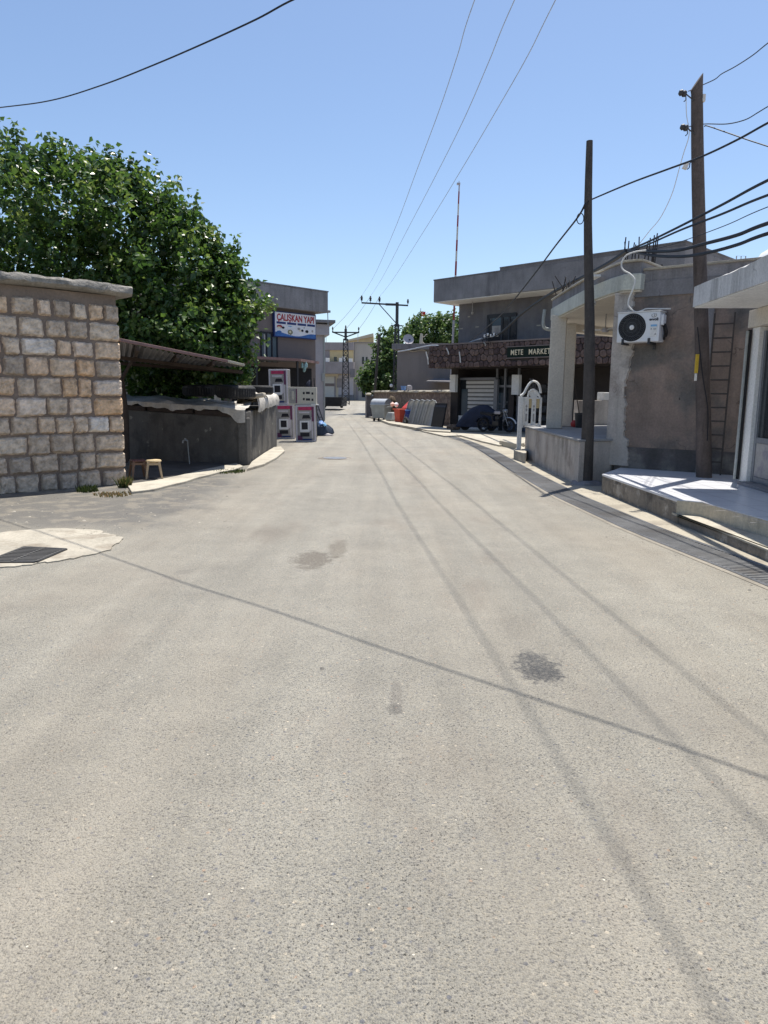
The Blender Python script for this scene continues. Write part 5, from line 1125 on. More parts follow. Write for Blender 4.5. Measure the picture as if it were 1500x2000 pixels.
# motorcycles
def motorcycle():
    t = thing('motorcycle', 'black motorcycle with pale tank panel parked before the market', 'motorcycle')
    for x in (-.64, .64):
        w_ = MB().lathe([(.22, -.045), (.275, -.05), (.30, -.02), (.30, .02), (.275, .05), (.22, .045)], c=(x, 0, .30), axis='y', n=26, caps=False).build('wheel', 'black', t, smooth=True)
        b = MB(); b.lathe([(.0, -.05), (.05, -.05), (.05, .05), (0, .05)], c=(x, 0, .30), axis='y', n=12)
        for k in range(6): an = math.pi*k/3; b.bar((x, 0, .3), (x+.23*math.cos(an), 0, .3+.23*math.sin(an)), .025)
        b.build('rim', 'dark_metal', w_)
    b = MB(); b.tube([(.42, 0, .86), (.1, 0, .55), (-.1, 0, .3), (-.64, 0, .3)], .03, 6); b.tube([(.42, 0, .86), (-.2, 0, .72), (-.75, 0, .78)], .03, 6); b.tube([(-.2, 0, .72), (-.1, 0, .3)], .03, 6); b.build('frame', 'ridge_dark', t)
    b = MB(); b.box(-.12, .2, -.14, .14, .28, .5); b.lathe([(.09, 0), (.11, .1), (.09, .22), (0, .24)], c=(.08, 0, .48), n=12); b.tube([(.15, .12, .32), (-.2, .16, .22), (-.85, .16, .34)], .045, 8); b.build('engine', 'ridge_dark', t, bevel=.02)
    b = MB(); vs = []
    for i, (x, r_, z_) in enumerate(((-.12, .06, .80), (.0, .13, .83), (.18, .16, .86), (.34, .12, .86), (.42, .05, .85))):
        for k in range(12): an = 2*math.pi*k/12; vs.append((x, r_*math.cos(an), z_+r_*.75*math.sin(an)))
    b.add(vs, [(i*12+k, i*12+(k+1) % 12, (i+1)*12+(k+1) % 12, (i+1)*12+k) for i in range(4) for k in range(12)]+[tuple(range(12)), tuple(range(59, 47, -1))]); b.build('tank', 'ridge_dark', t, smooth=True)
    b = MB(); b.box(.02, .3, -.17, -.12, .80, .92); b.build('tank_panel', 'dish', t, bevel=.02)
    b = MB(); b.hexa([(-.72, -.13, .76), (-.1, -.12, .74), (-.1, .12, .74), (-.72, .13, .76)], [(-.74, -.11, .88), (-.1, -.10, .82), (-.1, .10, .82), (-.74, .11, .88)]); b.build('saddle', 'black', t, bevel=.03)
    b = MB()
    for y in (-.09, .09): b.tube([(.64, y, .3), (.40, y, .98)], .022, 8)
    b.build('fork', 'alu', t)
    b = MB(); b.tube([(.30, -.36, 1.06), (.38, -.2, 1.08), (.40, 0, 1.02), (.38, .2, 1.08), (.30, .36, 1.06)], .015, 6); b.tube([(.32, -.25, 1.08), (.38, -.3, 1.24)], .008, 5); b.tube([(.32, .25, 1.08), (.38, .3, 1.24)], .008, 5); b.lathe([(.001, 1.22), (.06, 1.24), (.05, 1.30), (0, 1.31)], c=(.38, -.31, 0), n=8); b.lathe([(.001, 1.22), (.06, 1.24), (.05, 1.30), (0, 1.31)], c=(.38, .31, 0), n=8); b.build('handlebar', 'ridge_dark', t)
    MB().lathe([(0, -.10), (.06, -.09), (.085, 0), (.085, .03), (0, .035)], c=(.52, 0, .92), axis='x', n=14).build('headlight', 'galv', t, smooth=True)
    def guard(cx, a0, a1, name, m):
        b = MB(); vs = []
        for i in range(11):
            an = a0+(a1-a0)*i/10
            for y in (-.07, 0, .07): vs.append((cx+(.345+(.02 if y == 0 else 0))*math.cos(an), y, .3+(.345+(.02 if y == 0 else 0))*math.sin(an)))
        b.add(vs, [(i*3+j, i*3+j+1, i*3+j+4, i*3+j+3) for i in range(10) for j in range(2)]); b.build(name, m, t, smooth=True)
    guard(.64, R(15), R(150), 'front_mudguard', 'white_plain'); guard(-.64, R(25), R(165), 'rear_mudguard', 'ridge_dark')
    return t
mc = motorcycle(); g = G(966, 847); mc.location = (g.x+.1, g.y+.25, .065); mc.rotation_euler = (R(6), 0, R(-38))
g = G(928, 844); cvb = thing('covered_motorcycle', 'scooter under a dark navy cover parked behind the black motorcycle', 'motorcycle', (g.x+.15, g.y+.35, .05), -30)
b = MB(); vs = []; n = 22; m_ = 12; random.seed(2)
for i in range(n+1):
    t = i/n; x = -.92+1.75*t; hgt_ = (.35+.75*math.sin(min(1, t*1.35)*math.pi*.55)**.8)*(1 if t < .8 else 1-.25*(t-.8)/.2)
    if t < .12: hgt_ *= .75+2*t
    for k in range(m_+1):
        an = math.pi*k/m_; fl_ = 1+.07*math.sin(k*2.3+t*19); vs.append((x+jit(.012), -.36*math.cos(an)*fl_*(1-.35*math.sin(an)), .16+hgt_*math.sin(an)**.75*.92+jit(.012)))
b.add(vs, [(i*(m_+1)+k, i*(m_+1)+k+1, (i+1)*(m_+1)+k+1, (i+1)*(m_+1)+k) for i in range(n) for k in range(m_)]+[tuple(range(m_, -1, -1)), tuple(n*(m_+1)+k for k in range(m_+1))]); b.build('cover', 'navy', cvb, smooth=True)
for x in (-.6, .68): MB().lathe([(.1, -.05), (.22, -.055), (.25, -.02), (.25, .02), (.22, .055), (.1, .05)], c=(x, -.05, .25), axis='y', n=22).build('wheel', 'tyre_dust', cvb, smooth=True)
g = G(883, 843); t = thing('stone_heap', 'brown stone lumps at the corner of the market', 'stones', (g.x, g.y+.3, .05)); random.seed(6)
for k in range(5): b = MB(); b.lathe([(.05, 0), (.16, .05), (.17, .16), (.08, .25), (0, .26)], c=(jit(.4), jit(.3), 0), n=8); b.v = [(x+jit(.04), y+jit(.04), max(0, z+jit(.03))) for x, y, z in b.v]; b.build('stone', mat('brown_stone', (.20, .14, .10), var=.3, scale=4, bump=.8) if k == 0 else bpy.data.materials['brown_stone'], t)

# ================================================================ PORCH HOUSE
ph = thing('porch_house', 'brown rendered house with open corner porch on the right', 'building', (3.56, 13.0, 0))
OH = Vector((3.56, 13.0, 0))
def LH(p): q = Vector(p)-OH; return (q.x, q.y)
PA, PB, PW = (3.56, 13.0), (3.72, 18.9), (4.30, 13.42)
b = MB(); b.prism([LH((*p, 0)) for p in (PA, (3.64, 16), PB, (7.4, 21.6), (9.0, 19.5), PW)], -.02, .80); b.build('porch_base', 'cream_stain', ph, bevel=.02)
b = MB(); b.prism([LH((*p, 0)) for p in ((3.53, 12.98), (3.61, 16), (3.69, 18.93), (7.4, 21.65), (9.0, 19.5), (4.32, 13.38))], .802, .835); b.build('porch_floor', mat('porch_floor', (.30, .30, .30), var=.12, scale=2, bump=.2), ph)
E1 = Vector((.7071, .7071, 0)); E2 = Vector((.7071, -.7071, 0))
FB_ = Frame((PW[0], PW[1]), -37)                   # brown wall plane, x to the right and nearer
hw = MB(); Wt = FB_.at(1213, 530)[1]
fr_local = lambda x, y, z=0: tuple(Vector(FB_.world(x, y, z))-OH)
def fbx(x0, x1, y0, y1, z0, z1, name, m, parent=ph, bevel=0):
    b = MB(); b.hexa([fr_local(x0, y0, z0), fr_local(x1, y0, z0), fr_local(x1, y1, z0), fr_local(x0, y1, z0)], [fr_local(x0, y0, z1), fr_local(x1, y0, z1), fr_local(x1, y1, z1), fr_local(x0, y1, z1)]); return b.build(name, m, parent, bevel=bevel)
fbx(.16, 7.5, 0, 6.5, .0, Wt-.25, 'house_wall', 'plaster_brown')
zb = FB_.at(1250, 874)[1]; fbx(.05, 7.5, -.025, .2, 0, zb, 'damp_band', 'plaster_base')
zr1 = FB_.at(1300, 577)[1]; fbx(.10, 7.5, -.03, .2, zr1, Wt-.22, 'ring_beam', 'conc_dark')
fbx(.08, 7.5, -.015, .2, Wt-.225, Wt-.03, 'roof_blocks', 'conc_grey')
fbx(.04, 7.5, -.05, .3, Wt-.03, Wt+.01, 'roof_edge', 'conc_light', bevel=.01)
fbx(.2, 7.4, .3, 6.4, Wt-.3, Wt-.22, 'flat_roof', 'conc_grey')
b = MB()                                            # joints of the block course
for k in range(14): x = .5+k*.42; b.add([fr_local(x, -.018, Wt-.22), fr_local(x+.02, -.018, Wt-.22), fr_local(x+.02, -.018, Wt-.035), fr_local(x, -.018, Wt-.035)], [(0, 1, 2, 3)])
b.build('block_joints', 'conc_dark', ph)
# pier with ragged render edge
random.seed(8)
zp0, zp1 = .83, 3.48; b = MB(); n = 90; ex = [0.0]
for _ in range(90): ex.append(ex[-1]*.93+jit(.02)+(jit(.07) if random.random() < .08 else 0))
def edge_x(t): return .24-.10*t+.05*math.sin(t*9)*t+ex[int(t*90)]
vs = []
for i in range(n+1):
    t = 1-i/n; z = .35+(zp1-.35)*i/n
    xr_ = edge_x(t)+jit(.008)+.22*max(0, t-.55)
    if .86 < z < 1.0: xr_ -= .03
    for x, y in ((-.1, -.06), (xr_, -.06), (xr_+.02, .02), (-.1, .02)): vs.append(fr_local(x, y, z))
b.add(vs, [(i*4+k, i*4+(k+1) % 4, (i+1)*4+(k+1) % 4, (i+1)*4+k) for i in range(n) for k in range(4)]+[(3, 2, 1, 0), tuple(n*4+k for k in range(4))]); b.build('render_patch', 'cream_stain', ph)
b = MB(); b.hexa([fr_local(-.12, -.05, .83), fr_local(.16, -.05, .83), fr_local(.16, .35, .83), fr_local(-.12, .35, .83)], [fr_local(-.12, -.05, 3.49), fr_local(.16, -.05, 3.49), fr_local(.16, .35, 3.49), fr_local(-.12, .35, 3.49)]); b.build('porch_pier', 'cream_stain', ph, bevel=.015)
# porch roof
RT = [(4.13, 18.4), (4.08, 16.6), (4.06, 14.75), (4.15, 13.7), (4.24, 13.22), (4.50, 13.06), (4.64, 13.2), (6.6, 15.5), (8.7, 18.2), (7.0, 20.9)]
def inset(poly, d):
    c = Vector((sum(p[0] for p in poly)/len(poly), sum(p[1] for p in poly)/len(poly))); return [tuple(Vector(p)+(c-Vector(p)).normalized()*d) for p in poly]
zq0, zq1, zq2 = 3.50, 3.78, 4.0
b = MB(); b.prism([LH((*p, 0)) for p in RT], zq0, zq1); b.build('porch_roof_slab', 'lime_edge', ph, bevel=.015)
b = MB(); b.prism([LH((*p, 0)) for p in inset(RT, .05)], zq1+.003, zq2-.02); b.build('porch_parapet', 'conc_dark', ph)
b = MB(); b.prism([LH((*p, 0)) for p in inset(RT, -.01)], zq2-.018, zq2+.02); b.build('porch_roof_edge', 'conc_light', ph, bevel=.01)
b = MB(); b.prism([LH((*p, 0)) for p in inset(RT, .06)], zq0-.03, zq0-.003); b.build('porch_ceiling', 'cream', ph)
def bm_(p, q, w_, z0, z1, name, m):
    p, q = Vector((*p, 0)), Vector((*q, 0)); b = MB(); d = (q-p).normalized(); s_ = Vector((-d.y, d.x, 0))*w_/2
    b.hexa([p-s_-OH+Vector((0, 0, z0)), q-s_-OH+Vector((0, 0, z0)), q+s_-OH+Vector((0, 0, z0)), p+s_-OH+Vector((0, 0, z0))], [p-s_-OH+Vector((0, 0, z1)), q-s_-OH+Vector((0, 0, z1)), q+s_-OH+Vector((0, 0, z1)), p+s_-OH+Vector((0, 0, z1))]); return b.build(name, m, ph, bevel=.012)
bm_((4.7, 19.0), (6.9, 20.55), .3, 3.27, 3.54, 'porch_beam', 'cream')
bm_((5.2, 19.55), (7.1, 20.95), .16, .84, 1.52, 'porch_parapet_wall', 'cream_stain')
def column(px0, px1, py, Y, name, m):
    p = P((px0+px1)/2, py, Y); w_ = (px1-px0)/1387*Y/1.25; b = MB(); b.box(-w_/2, w_/2, -w_/2, w_/2, .84, 3.54, M=Matrix.Translation((p.x-OH.x, Y-OH.y, 0)) @ Matrix.Rotation(R(-16), 4, 'Z')); return b.build(name, m, ph, bevel=.02)
column(1064, 1100, 835, 17.7, 'porch_column', 'cream'); column(1094, 1118, 832, 18.9, 'porch_column', 'cream')
p = P(1150, 586, 14.3); b = MB(); b.box(p.x-OH.x-.02, p.x-OH.x+.12, 14.0-OH.y, 14.4-OH.y, 3.86, 3.9); b.build('roof_spout', 'white_paint', ph)
pg = P(1066, 640, 18.3); b = MB(); b.tube(catmull([(pg.x-.05-OH.x, 18.3-OH.y, 3.75), (pg.x-.07-OH.x, 18.3-OH.y, 3.42), (pg.x-.02-OH.x, 18.3-OH.y, 3.3), (pg.x+.14-OH.x, 18.3-OH.y, 3.26)], 5), .04, 8); b.build('gutter_pipe', 'galv_dull', ph, smooth=True)
# small steps at the far end of the porch
st = thing('entry_step', 'short cream concrete step at the far end of the porch', 'step', G(1003, 897)); b = MB(); c0 = G(1003, 897); b.prism([(p.x-c0.x, p.y-c0.y) for p in (G(*q) for q in ((1003, 897), (1026, 905), (1030, 893), (1012, 886)))], -.01, .24); b.build('tread', 'conc_light', st, bevel=.02)
b = MB(); b.prism([(p.x-c0.x, p.y-c0.y) for p in (G(*q) for q in ((975, 871), (1008, 878), (1024, 876), (1022, 866), (990, 866)))], -.01, .18); b.build('upper_tread', 'conc_light', st, bevel=.02)
# ornamental gate post and railing
fg = thing('white_railing', 'white iron railing panel with arched top at the porch end', 'railing', (3.60, 18.75, 0))
ww = .62
b = MB(); b.box(-.16, -.02, -.06, .06, 0, 2.02); b.box(-.012, .03, -.05, .05, .8, 1.98); b.box(ww-.03, ww+.03, -.05, .05, .84, 1.98); b.bar((0, 0, 1.96), (ww, 0, 1.96), .07); b.bar((0, 0, .88), (ww, 0, .88), .05); b.build('frame', 'white_paint', fg, bevel=.006)
for x in (.12, .38):
    s_ = MB().box(x-.075, x+.075, -.02, .02, .9, 1.93).build('slat', 'white_paint', fg)
    b = MB()
    for z_ in (1.62, 1.48): b.add([(x, -.024, z_+.08), (x+.035, -.024, z_), (x, -.024, z_-.08), (x-.035, -.024, z_)], [(0, 1, 2, 3)])
    b.box(x-.028, x+.028, -.026, -.0215, 1.0, 1.32); b.build('ornament', 'p_grey', s_)
for x in (.25, .52): b = MB(); b.box(x-.05, x+.05, .0, .03, 1.55, 1.93); b.build('gilt_panel', 'yellow_wall', fg)
arc = [(-.1, 0, 2.05), (.02, 0, 2.16), (.1, 0, 2.36), (.2, 0, 2.55), (.3, 0, 2.64), (.42, 0, 2.62), (.52, 0, 2.5), (.58, 0, 2.3), (.6, 0, 2.16)]
b = MB(); b.tube(catmull(arc, 5), .045, 8); b.build('arch', 'white_paint', fg, smooth=True)
b = MB(); b.tube(catmull([(.16, 0, 2.0), (.2, 0, 2.2), (.33, 0, 2.3), (.48, 0, 2.2), (.58, 0, 2.0)], 5), .04, 8); b.build('inner_arch', 'white_paint', fg, smooth=True)
b = MB(); n = 18; vs = [(.37+.15*math.cos(2*math.pi*k/n), -.012, 2.12+.16*math.sin(2*math.pi*k/n)) for k in range(n)]+[(.37+.15*math.cos(2*math.pi*k/n), .012, 2.12+.16*math.sin(2*math.pi*k/n)) for k in range(n)]
b.add(vs, [tuple(range(n-1, -1, -1)), tuple(range(n, 2*n))]+[(k, (k+1) % n, n+(k+1) % n, n+k) for k in range(n)]); b.build('medallion', 'white_paint', fg)
b = MB(); random.seed(5)
for k in range(8): x = .1+.055*k; b.tube([(x, 0, 2.22), (x+jit(.05), 0, 2.3+.3*math.sin((x-.05)*6))], .012, 5)
for k in range(6): b.tube([(.28+jit(.1), 0, 2.6), (.28+jit(.14), jit(.05), 2.75)], .007, 5)
b.build('scrollwork', 'dark_metal', fg)
for ch in fg.children_recursive:
    for v in ch.data.vertices: v.co.x *= .74; v.co.z = v.co.z if v.co.z <= .9 else .9+(v.co.z-.9)*.63
# things on the porch
p = P(1123, 822, 18.6); t = thing('red_toy_cart', 'bright red and white small object on the porch floor', 'toy', (p.x, 18.5, .835)); b = MB(); b.lathe([(.05, 0), (.13, .02), (.14, .1), (.08, .18), (0, .19)], n=12); b.build('shell', 'red', t, smooth=True); b = MB(); b.lathe([(0, .16), (.06, .17), (.05, .24), (0, .25)], c=(.02, 0, 0), n=10); b.build('cap', 'white_plain', t, smooth=True)
p = P(1133, 815, 18.4); t = thing('mop_bucket', 'dark bucket with long mop stick on the porch', 'bucket', (p.x, 18.3, .835)); MB().lathe([(.13, 0), (.17, .36), (.18, .37), (.16, .37), (.12, .03), (0, .03)], n=16).build('pail', 'dark_metal', t, smooth=True); q = P(1120, 748, 18.7); b = MB(); b.tube([(0, 0, .1), (q.x-p.x, .3, q.z-.835)], .012, 6); b.build('stick', 'wood_plank', t); MB().lathe([(.165, .345), (.172, .352)], n=16, caps=False).build('rim', 'white_plain', t)
b = MB(); b.box(-.32, .32, -.12, .12, 0, .22); o = b.build('white_box', 'white_paint', bevel=.02); p = P(1176, 771, 20.3); o.location = (6.3, 20.38, 1.525); o.rotation_euler = (0, 0, R(35)); tag(o, 'white box resting on the porch parapet wall', 'box')
fx = P(1183, 632, 16.6); t = thing('ceiling_fan', 'pale ceiling fan hanging beneath the porch roof', 'fan', (fx.x, 16.6, 3.54)); b = MB(); b.lathe([(.05, -.04), (.06, 0)], n=10); b.tube([(0, 0, 0), (0, 0, -.38)], .012, 6); b.build('rod', 'p_grey', t); MB().lathe([(0, -.48), (.07, -.47), (.09, -.43), (.06, -.38), (0, -.37)], n=14).build('motor', 'dish', t, smooth=True)
for k in range(3): an = R(20+120*k); M = Matrix.Rotation(an, 4, 'Z') @ Matrix.Rotation(R(10), 4, 'X'); MB().box(.07, .5, -.055, .055, -.435, -.425, M=M).build('blade', 'white_paint', t)
cx_ = P(1160, 602, 14.5); t = thing('security_camera', 'small white dome camera under the porch roof edge', 'camera', (cx_.x, 14.55, 3.54)); MB().lathe([(0, -.16), (.045, -.14), (.055, -.09), (.04, -.05), (.03, 0)], n=14).build('housing', 'white_plain', t, smooth=True); MB().lathe([(0, -.03), (.022, -.02), (.02, 0)], c=(0, -.05, -.1), axis='y', n=10).build('lens', 'black', t)
# access panel on the ceiling beam
fbx(-.75, -.16, -.03, .0, 3.05, 3.5, 'beam_panel', 'cream') if False else None
# rebars, tank on the roof
def rebars(label, pts, lean=.025):
    base = pts[0]; t = thing('rebar_cluster', label, 'rebar', base[0], 0, 'starter bars on the porch house roof')
    for (q, hgt_) in pts:
        d = Vector(q)-Vector(base[0]); MB().tube([d, d+Vector((jit(lean), jit(lean), hgt_*.5)), d+Vector((jit(lean*2), jit(lean), hgt_))], .012, 5).build('bar', 'rust', t)
random.seed(14)
def rb(px, py, Y, n, sp, h_, label):
    pts = []
    for k in range(n): p = P(px+jit(sp), py, Y); pts.append(((p.x, Y+jit(.15), Wt-.2), max(.3, p.z-Wt+.2+jit(.12)*h_)))
    rebars(label, pts)
rb(1224, 466, 14.4, 3, 4, 1, 'tall dark rebars at the roof corner where the cables meet')
rb(1243, 468, 14.6, 3, 4, 1, 'second tuft of rebars right of the cable knot')
rb(1274, 458, 14.2, 6, 9, 1, 'widest tuft of rebars, nearest the big wooden pole')
rb(1300, 516, 13.9, 4, 24, .3, 'short rebar stubs low behind the roof edge')
pts = []
for k in range(9): p = P(1098+jit(13), 546+jit(8), 18.2); pts.append(((p.x, 18.0+jit(.3), zq2-.05), max(.2, p.z-zq2)))
rebars('twisted rebars over the far corner of the porch roof', pts, .12)
tk = thing('roof_tank', 'white round water tank on the roof at the right edge', 'water tank', (9.05, 17.0, Wt-.22)); ztk = P(1475, 480, 17).z-(Wt-.22); MB().lathe([(.56, 0), (.6, .1), (.6, ztk-.5), (.56, ztk-.32), (.44, ztk-.14), (.25, ztk-.03), (0, ztk)], n=32).build('tank', 'white_plain', tk, smooth=True); MB().lathe([(.22, ztk-.02), (.22, ztk+.03), (0, ztk+.04)], n=20).build('lid', 'white_paint', tk)
fp0 = P(1437, 520, 16.2); t = thing('roof_frame', 'thin metal frame beside the white roof tank', 'frame', (fp0.x, 16.2, Wt-.22)); zz = P(1437, 500, 16.2).z-(Wt-.22); b = MB(); b.tube([(0, 0, 0), (0, 0, zz), (.2, 0, zz), (.2, 0, 0)], .012, 5); b.tube([(.1, 0, 0), (.1, 0, zz)], .01, 5); b.build('tubes', 'p_grey', t)
# ---------------------------------------------------------------- air conditioner
FAc = Frame(FB_.world(0, -.34), -37)
ax0, az1 = FAc.at(1207, 611); ax1, az0 = FAc.at(1286, 668); az1 = (az1+FAc.at(1286, 609)[1])/2; az0 = (az0+FAc.at(1206, 668)[1])/2
AW, AH = ax1-ax0, az1-az0
ac = thing('air_conditioner', 'white outdoor air conditioner unit on the brown wall', 'air conditioner', FAc.world(ax0, 0, az0), -37)
body = MB().box(0, AW, 0, .30, 0, AH).build('casing', 'white_plain', ac, bevel=.018)
MB().box(-.008, AW+.012, -.01, .31, AH, AH+.018).build('top_cover', 'white_paint', ac, bevel=.006)
fcx, fcz, fr_ = AW*.36, AH*.5, AH*.435
MB().lathe([(0, .004), (fr_, .004), (fr_+.012, .012), (fr_+.02, 0)], c=(fcx, 0, fcz), axis='y', n=48, caps=False).build('fan_recess', 'black', ac, smooth=True)
b = MB(); 
for k in range(34):
    a0 = 2*math.pi*k/34; pts = [(fcx+r_*math.cos(a0+.9*(r_/fr_)), -.014, fcz+r_*math.sin(a0+.9*(r_/fr_))) for r_ in (fr_*.2, fr_*.45, fr_*.72, fr_*.99)]; b.tube(pts, .0028, 4)
for r_ in (.4, .7, .99): b.tube([(fcx+fr_*r_*math.cos(2*math.pi*k/32), -.013, fcz+fr_*r_*math.sin(2*math.pi*k/32)) for k in range(33)], .003, 4)
b.build('fan_grille', mat('grille_grey', (.11, .115, .12), rough=.5, bump=0), ac)
MB().lathe([(0, .026), (fr_*.17, .024), (fr_*.19, .012)], c=(fcx, 0, fcz), axis='y', n=24).build('hub_badge', 'white_paint', ac, smooth=True)
t_ = text('evvoli', AH*.13, 'p_black', ac, AW*.755, -.004, AH*.70, bold=.002, ext=.002)
b = MB(); b.tube([(AW*.86+.04*math.cos(2.6+k*.35), -.004, AH*.875+.035*math.sin(2.6+k*.35)) for k in range(14)], .006, 5); b.tube([(AW*.86, -.004, AH*.84), (AW*.88, -.004, AH*.9), (AW*.85, -.004, AH*.93)], .006, 5); b.build('emblem', 'p_grey', ac)
MB().box(AW*.79, AW*.95, -.004, -.001, AH*.16, AH*.57).build('energy_label', 'white_paint', ac); MB().box(AW*.80, AW*.94, -.007, -.0045, AH*.50, AH*.565).build('label_band', 'p_sky', ac); b = MB(); b.box(AW*.80, AW*.83, -.007, -.0045, AH*.40, AH*.44); b.box(AW*.86, AW*.93, -.007, -.0045, AH*.40, AH*.43); b.add([(AW*.89, -.006, AH*.22), (AW*.93, -.006, AH*.22), (AW*.92, -.006, AH*.29)], [(0, 1, 2)]); b.build('label_print', 'p_grey', ac)
b = MB(); b.box(AW-.0, AW+.05, .04, .2, AH*.55, AH*.9); b.build('valve_cover', 'white_plain', ac, bevel=.01); b = MB(); b.tube(catmull([(AW+.03, .12, AH*.55), (AW+.05, .15, AH*.3), (AW+.02, .25, AH*.1)], 4), .02, 6); b.tube(catmull([(AW+.06, .1, AH*.6), (AW+.09, .14, AH*.35), (AW+.04, .28, AH*.2)], 4), .016, 6); b.build('pipes', 'black', ac)
b = MB()
for x in (.12, AW*.78): b.box(x-.02, x+.02, -.03, .36, -.04, -.004); b.box(x-.02, x+.02, .30, .34, -.12, -.004); b.box(x-.02, x+.02, -.02, .0, -.003, .06)
b.build('wall_bracket', 'dark_metal', ac)
# ladder on the brown wall
lx0, lzt = FB_.at(1397, 612, -.12); lx1, _ = FB_.at(1434, 640, -.12)
ld_ = thing('ladder', 'tall thin metal ladder standing against the brown wall', 'ladder', FB_.world(lx0, -.14, .31), -37)
wl = lx1-lx0; Hl = lzt-.31; b = MB(); b.tube([(0, -.06, 0), (0, 0, Hl)], .014, 6); b.tube([(wl, -.06, 0), (wl, 0, Hl)], .014, 6); b.build('rails', 'wood_dark', ld_)
for k in range(11): z = .22+k*(Hl-.4)/10; y = -.06+.06*z/Hl; MB().tube([(0, y, z), (wl, y, z)], .013, 6).build('rung', 'wood_dark', ld_)
fbx(lx0-.13, lx0-.04, -.05, 0, .3, 3.35, 'render_strip', 'conc_grey')
# ---------------------------------------------------------------- wooden poles
b1 = G(1144, 946); t1 = P(1150, 277, 13.2)
po1 = thing('wooden_pole', 'slim dark wooden pole beside the drain in front of the porch', 'pole', b1, 0, 'wooden poles on the right')
b = MB(); b.tube(catmull([(0, 0, -.05), (-.03, 0, 1.5), (-.1, 0, 3), (t1.x-b1.x+.05, 0, 4.6), (t1.x-b1.x, 0, t1.z)], 4), .125, 14, .055); b.build('shaft', 'wood_dark', po1, smooth=True)
b = MB(); b.lathe([(.3, 0), (.26, .05), (.15, .08), (.12, .08)], n=14, caps=False); b.v = [(x+jit(.03), y+jit(.03), z) for x, y, z in b.v]; b.build('footing', 'conc_grey', po1, smooth=True)
q = P(1129, 431, 13.2)-b1; b = MB(); b.tube([(q.x+.06*math.cos(k*.5), -.1, q.z+.09*math.sin(k*.5)) for k in range(26)], .008, 5); b.tube([(q.x, -.1, q.z+.1), (t1.x-b1.x+.02, -.08, q.z+.3)], .012, 5); b.build('cable_coil', 'wire', po1)
b2 = G(1375, 932, .31); t2 = P(1361, 160, 11.8)
po2 = thing('wooden_pole', 'thick weathered wooden pole with insulators standing on the tiled platform', 'power pole', (b2.x, b2.y, .31), 0, 'wooden poles on the right')
TP = Vector((t2.x-b2.x, 11.8-b2.y, t2.z-.31))
b = MB(); b.tube(catmull([(0, 0, -.02), TP*.2+Vector((.01, 0, 0)), TP*.5, TP*.8+Vector((-.01, 0, 0)), TP], 5), .125, 16, .082)
N_ = 16
for k in range(N_):
    i = len(b.v)-N_+k; x, y, z = b.v[i]; b.v[i] = (x, y, z+.12*((x-TP.x)/.082))
b.build('shaft', 'wood_grey', po2, smooth=True)
def on2(px, py): q = P(px, py, b2.y-.03); return Vector((q.x-b2.x, -.03, q.z-.31))
for px, py, name in ((1333, 182, 'insulator'), (1336, 249, 'insulator')):
    c_ = on2(px, py); o = MB().lathe([(.0, -.06), (.03, -.055), (.05, -.02), (.035, 0), (.05, .02), (.04, .055), (0, .06)], n=12, axis='x').build('insulator', 'dark_metal', po2, smooth=True); o.location = c_; o.rotation_euler = (0, R(15), 0)
    e = on2(px+22, py+14); b = MB(); b.tube([c_+Vector((.05, 0, 0)), c_+Vector((.06, 0, -.09)), c_+Vector((.03, 0, -.12))], .008, 5); b.tube([c_+Vector((.04, 0, 0)), e], .01, 5); b.build('hook', 'dark_metal', po2)
c_ = on2(1339, 324); b = MB(); b.box(-.035, .035, -.025, .025, -.05, .05, M=Matrix.Translation(c_) @ Matrix.Rotation(R(20), 4, 'Y')); b.build('junction_box', 'porcelain', po2, bevel=.008); b = MB(); b.tube(catmull([c_+Vector((.03, 0, -.05)), c_+Vector((.06, 0, -.02)), c_+Vector((.07, 0, .05)), on2(1356, 316)], 4), .008, 5); b.build('box_lead', 'wire', po2)
c_ = on2(1373, 191); MB().box(c_.x-.01, c_.x+.035, -.05, .01, c_.z-.055, c_.z+.05).build('side_box', 'porcelain', po2, bevel=.006)
c_ = on2(1361, 712); MB().box(c_.x-.06, c_.x-.005, -.11, -.09, c_.z-.14, c_.z+.16).build('warning_plate', 'yellow', po2, bevel=.004); MB().box(c_.x-.05, c_.x-.015, -.11, -.09, c_.z-.26, c_.z-.145).build('plate_foot', 'white_paint', po2, bevel=.004)
b = MB(); b.tube(catmull([on2(1357, 640)+Vector((.0, -.10, 0)), on2(1366, 730)+Vector((0, -.11, 0)), on2(1376, 800)+Vector((0, -.12, 0)), on2(1375, 860)+Vector((0, -.12, 0))], 5), .009, 5); b.build('earth_wire', 'wire', po2)
# ---------------------------------------------------------------- right hand shop and its platform
FS = Frame((0, 0), 90)
sp_ = thing('corner_shop', 'pale shop with streaked concrete canopy at the right edge', 'building', (5.55, 10.9, .31))
OS = Vector((5.55, 10.9, .31))
def LS(x, y, z=0): return (x-OS.x, y-OS.y, z-OS.z)
ca = P(1353, 600, 11.0); cz0, cz1 = ca.z, P(1346, 561, 11.0).z
dirc = Vector((.075, 1, 0)).normalized(); 
def cpt(d, o): return Vector((ca.x, 11.0, 0))-dirc*d+Vector((dirc.y, -dirc.x, 0))*o
poly = [cpt(0, 0), cpt(9, 0), cpt(9, 5), cpt(0, 5)]
b = MB(); random.seed(19); n = 60; vs = []
for i in range(n+1):
    d = 9*i/n
    for o, z in ((0, cz0), (-.0, cz1+jit(.012)+.012*math.sin(d*3)), (.06, cz1+.02+jit(.012)), (.3, cz1+.01), (.3, cz0)): p = cpt(d, o); vs.append(LS(p.x, p.y, z))
